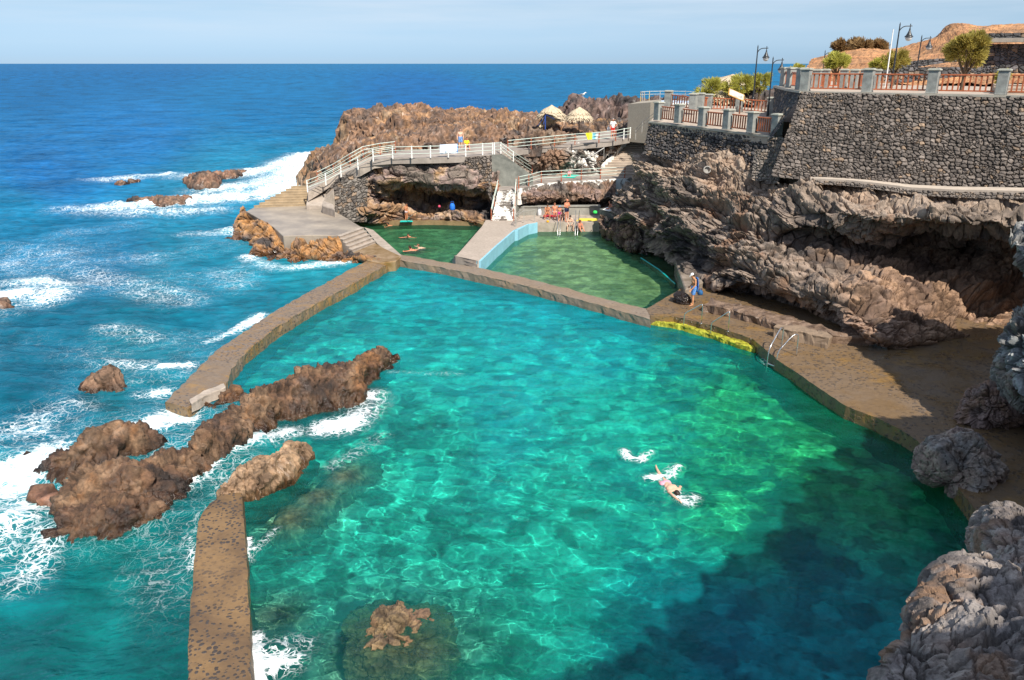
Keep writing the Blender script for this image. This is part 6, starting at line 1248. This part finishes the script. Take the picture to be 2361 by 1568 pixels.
def floorsit(lean=.0, arms='knees', kn=.45):
    J = sit(0, .14, lean); J.update(kne_l=(-.14, .40, kn), kne_r=(.14, .40, kn), ank_l=(-.14, .62, .08), ank_r=(.14, .62, .08), toe_l=(-.15, .77, .03), toe_r=(.15, .77, .03), wri_l=(-.14, .38, kn+.02), wri_r=(.14, .38, kn+.02), elb_l=(-.22, .2, .36), elb_r=(.22, .2, .36)); return J
def swim(low=-.12):
    # breast-stroke, body just under the surface, head out, facing +y
    return dict(pelvis=(0, -.45, low-.08), chest=(0, -.12, low), neck=(0, .08, low+.07), head=(0, .13, low+.16), hip_l=(-.09, -.5, low-.09), hip_r=(.09, -.5, low-.09), kne_l=(-.16, -.9, low-.16), kne_r=(.16, -.9, low-.16), ank_l=(-.22, -1.28, low-.2), ank_r=(.22, -1.28, low-.2), toe_l=(-.24, -1.42, low-.2), toe_r=(.24, -1.42, low-.2),
                sho_l=(-.18, .03, low+.03), sho_r=(.18, .03, low+.03), elb_l=(-.40, .16, low+.04), elb_r=(.40, .16, low+.04), wri_l=(-.58, .30, low+.06), wri_r=(.58, .30, low+.06))
BLUSH = plain('patterned blue shorts', (.02, .16, .60), .7, .2, 14, col2=(.25, .50, .85)); BLUS2 = plain('light blue shorts', (.06, .24, .62), .7, .3, 9, col2=(.35, .5, .75)); NAVY = plain('navy swimwear', (.015, .02, .06), .6); REDSH = plain('red shorts', (.60, .05, .04), .7); WSH = plain('white shirt', (.80, .80, .78), .8); BLKB = plain('black bikini', (.02, .02, .025), .6); PNK = plain('magenta swimsuit', (.70, .05, .35), .6); BRNB = plain('brown bikini', (.16, .06, .04), .6); WHB = plain('pale bikini', (.65, .5, .5), .6); PNB = plain('pink swimsuit', (.75, .35, .45), .6)
WCAP = plain('white cap', (.80, .80, .80), .7); BCAP = plain('blue sun hat', (.10, .35, .70), .7)
# man on the deck: walks toward the camera side, head bowed, towel on his back
J = stand(.05, 'down', .03); J.update(wri_l=(-.2, .2, .90), elb_l=(-.24, .02, 1.12), head=(0, .09, 1.51), wri_r=(.26, .1, .95))
pm = W(1597, 704, .58)
person('man in a white cap and blue patterned shorts looking down on the wet deck', pm, rad(100), J, SK_MAN, HAIRD, [('shorts', BLUSH)], 1.78, gaze=(0, .80, -.60), cap=WCAP)
def towel_back():
    # folded blue beach towel hanging over his shoulder down the back
    rz = rad(100); M_ = Matrix.Rotation(rz, 3, 'Z'); n1, n2 = 16, 7; co = []
    for side in (0, 1):
        for i in range(n1):
            f_ = i/(n1-1); yb = -.135-.05*math.sin(f_*3)-side*.05; z_ = 1.50-.78*f_
            for j in range(n2): x_ = -.02+.26*(j/(n2-1)-.25)+.02*math.sin(f_*7+j); co.append(tuple(pm+M_ @ Vector((x_+.02, yb+.012*math.sin(j*2.1+f_*4), z_))))
    q_ = gridq(n1, n2); Q_ = [tuple(r) for r in q_]+[tuple(r[::-1]+n1*n2) for r in q_]; e = list(range(n2))+[i*n2+n2-1 for i in range(1, n1)]+[n1*n2-1-j for j in range(1, n2)]+[(n1-1-i)*n2 for i in range(1, n1-1)]
    Q_ += [(e[k], e[(k+1) % len(e)], e[(k+1) % len(e)]+n1*n2, e[k]+n1*n2) for k in range(len(e))]
    mb = MB(); mb.add(co, Q_); o = mb.build('towel', plain('blue striped towel', (.02, .06, .35), .8, .3, 6, col2=(.06, .25, .60)), smooth=True); tag(o, 'dark blue towel slung over the back of the man in the white cap', 'towel')
towel_back()
b_ = bag('carry_bag', pm+Vector((.42, .30, .50)), (.3, .26), (.02, .10, .25), 'dark blue bag hanging behind the hip of the man in the white cap', cname='dark blue canvas')
# upper walkway
person('bare chested man in light blue shorts standing on the upper walkway', W(1062, 344.5, 5.54), rad(185), stand(0, 'down', .02), SK_PALE, HAIRB, [('shorts', BLUS2)], 1.8)
person('person in a yellow top seated on a pink towel beside the railing', W(1076, 346, 5.6), rad(200), sit(.25, .13, .05, (.15, .1)), SK_RED, HAIRD, [('shirt', plain('yellow top', (.85, .62, .02), .8)), ('shorts', BLKB)], 1.6, female=True)
person('man in a white shirt and red shorts leaning by the walkway railing', W(1412, 319.5, 6.1), rad(190), stand(0, 'hips'), SK_RED, HAIRG, [('shirt', WSH), ('shorts', REDSH)], 1.82)
bag('plastic_bag', W(1401, 318, 6.1)+Vector((.05, 0, .62)), (.28, .38), (.78, .78, .76), 'thin white plastic bag held by the man in the white shirt', cname='thin white plastic')
person('small child in a pink swimsuit sitting on the turquoise mat', W(1313, 406.5, 3.15), rad(170), floorsit(.05), SK_RED, HAIRB, [('shirt', PNB), ('bikini_bottom', PNB)], 1.15)
# bathing deck group (bench height .40)
gy_ = 'bathers on the back pool deck'
person('left seated tanned woman bending forward on the crimson towel', W(1262, 504.5, .80), rad(178), shift(sit(.34, .2, .16), (0, -.2, 0)), SK_TAN, HAIRD, [('bikini_bottom', BRNB), ('bikini_top', BRNB)], 1.68, True, False, gaze=(0, .9, -.4), bun=True, group=gy_)
person('slim woman with auburn hair sitting upright beside the bending woman', W(1279, 504.5, .80), rad(182), shift(sit(.40, .09, .02, (.05, .0), 'side'), (0, -.2, 0)), SK_RED, HAIRB, [('bikini_bottom', WHB), ('bikini_top', WHB)], 1.7, True, False, group=gy_)
person('small child in a blue sun hat and magenta trunks standing by the women', W(1290, 509.5, .79), rad(165), stand(.02), SK_RED, HAIRD, [('trunks', PNK)], 1.22, cap=BCAP, group=gy_)
person('bald man in navy trunks standing on the bathing deck', W(1306, 511, .79), rad(215), stand(.02, 'chest'), SK_RED, None, [('trunks', NAVY)], 1.82, gaze=(0, .9, -.35), group=gy_)
person('person sitting low with one leg out behind the bald man', W(1297, 507, .79), rad(160), floorsit(.0, kn=.34), SK_PALE, HAIRD, [('shorts', NAVY)], 1.6, group=gy_)
person('pale man sitting on the pool step with his hands between his knees', W(1314, 531, .12), rad(180), shift(sit(.30, .22, .16), (0, -.15, .02)), SK_PALE, HAIRD, [('shorts', NAVY)], 1.76, gaze=(0, .8, -.5), group=gy_)
person('woman with long auburn hair sitting low in the water at the pool step', W(1339, 533, .16), rad(200), shift(floorsit(.1, kn=.3), (0, -.3, .02)), SK_RED, HAIRB, [('bikini_top', BRNB), ('bikini_bottom', BRNB)], 1.66, True, True, gaze=(-.7, .7, -.2), group=gy_)
# lying woman on the grey block
Jl = dict(pelvis=(0, -.5, .14), chest=(0, -.16, .28), neck=(0, .0, .42), head=(0, .05, .50), hip_l=(-.09, -.55, .11), hip_r=(.09, -.55, .11), kne_l=(-.1, -.97, .07), kne_r=(.1, -.97, .07), ank_l=(-.1, -1.37, .06), ank_r=(.1, -1.37, .06), toe_l=(-.1, -1.52, .04), toe_r=(.1, -1.52, .04), sho_l=(-.17, -.03, .37), sho_r=(.17, -.03, .37), elb_l=(-.2, .06, .06), elb_r=(.2, .06, .06), wri_l=(-.06, .26, .04), wri_r=(.1, .26, .04))
person('dark haired woman in a black bikini lying propped on her elbows on the grey block', W(1398, 483, 2.03)+Vector((.3, .1, 0)), rad(62), Jl, SK_RED, HAIRD, [('bikini_bottom', BLKB), ('bikini_top', BLKB)], 1.68, True, gaze=(0, 1, .1), bun=True, group=gy_)
person('person seated on the end of the grey block with bare legs hanging down', W(1428, 498, 1.75)+Vector((.22, .30, 0)), rad(165), shift(sit(.0, .09, .0, (0, .05)), (0, 0, 0)) | dict(ank_l=(-.09, .44, -.34), ank_r=(.09, .46, -.34), toe_l=(-.1, .56, -.42), toe_r=(.1, .58, -.42)), SK_RED, HAIRD, [('shorts', NAVY)], 1.72, group=gy_)
# left back pool
gs = 'bathers in the left back pool'
person('woman standing in the shallow edge of the left back pool holding a rail', W(937, 512, .12), rad(240), stand(.05) | dict(elb_r=(.3, .12, 1.2), wri_r=(.36, .35, 1.15)), SK_TAN, HAIRD, [('bikini_bottom', WHB), ('bikini_top', WHB)], 1.62, True, gaze=(0, .9, -.3), bun=True, group=gs)
mat_on('pool_float', [(922,512.5),(952,512),(950,509.5),(924,510)], .36, ('turquoise float', (.02, .5, .42)), 'turquoise float on the edge of the left back pool', 'float', .06)
person('swimmer with dark hair near the far edge of the left back pool', W(898, 521, .0), rad(95), swim(-.04), SK_TAN, HAIRD, [], 1.7, group=gs)
person('swimmer with arms spread in the middle of the left back pool', W(942, 548, .0), rad(175), swim(-.01), SK_RED, HAIRD, [], 1.7, group=gs)
person('broad swimmer leading a pair in the left back pool', W(949, 578, .02), rad(75), swim(.0), SK_RED, HAIRD, [('trunks', BRNB)], 1.75, group=gs)
person('second swimmer of the pair closest to the dividing wall', W(968, 573, .02), rad(100), swim(.0), SK_PALE, HAIRB, [], 1.65, group=gs)
# crawl swimmer in the large pool: swims toward the lower right
ps = W(1556, 1140, .0)
Js = dict(pelvis=(0, -.42, -.02), chest=(0, -.08, .02), neck=(0, .13, .01), head=(0, .20, .0), hip_l=(-.09, -.48, -.03), hip_r=(.09, -.48, -.03), kne_l=(-.12, -.90, -.03), kne_r=(.10, -.90, -.09), ank_l=(-.2, -1.28, .03), ank_r=(.12, -1.27, -.12), toe_l=(-.25, -1.42, .05), toe_r=(.12, -1.42, -.16),
          sho_l=(-.19, .03, .01), sho_r=(.17, .08, .02), elb_l=(-.34, -.16, -.02), elb_r=(.20, .36, .05), wri_l=(-.42, .02, -.12), wri_r=(.16, .62, .03))
person('swimmer doing the crawl alone in the middle of the large pool', ps+Vector((-.05, .1, .08)), rad(180+20), Js, SK_PALE, HAIRD, [('bikini_bottom', PNB)], 1.85, female=False, gaze=(-.3, .5, -.8))
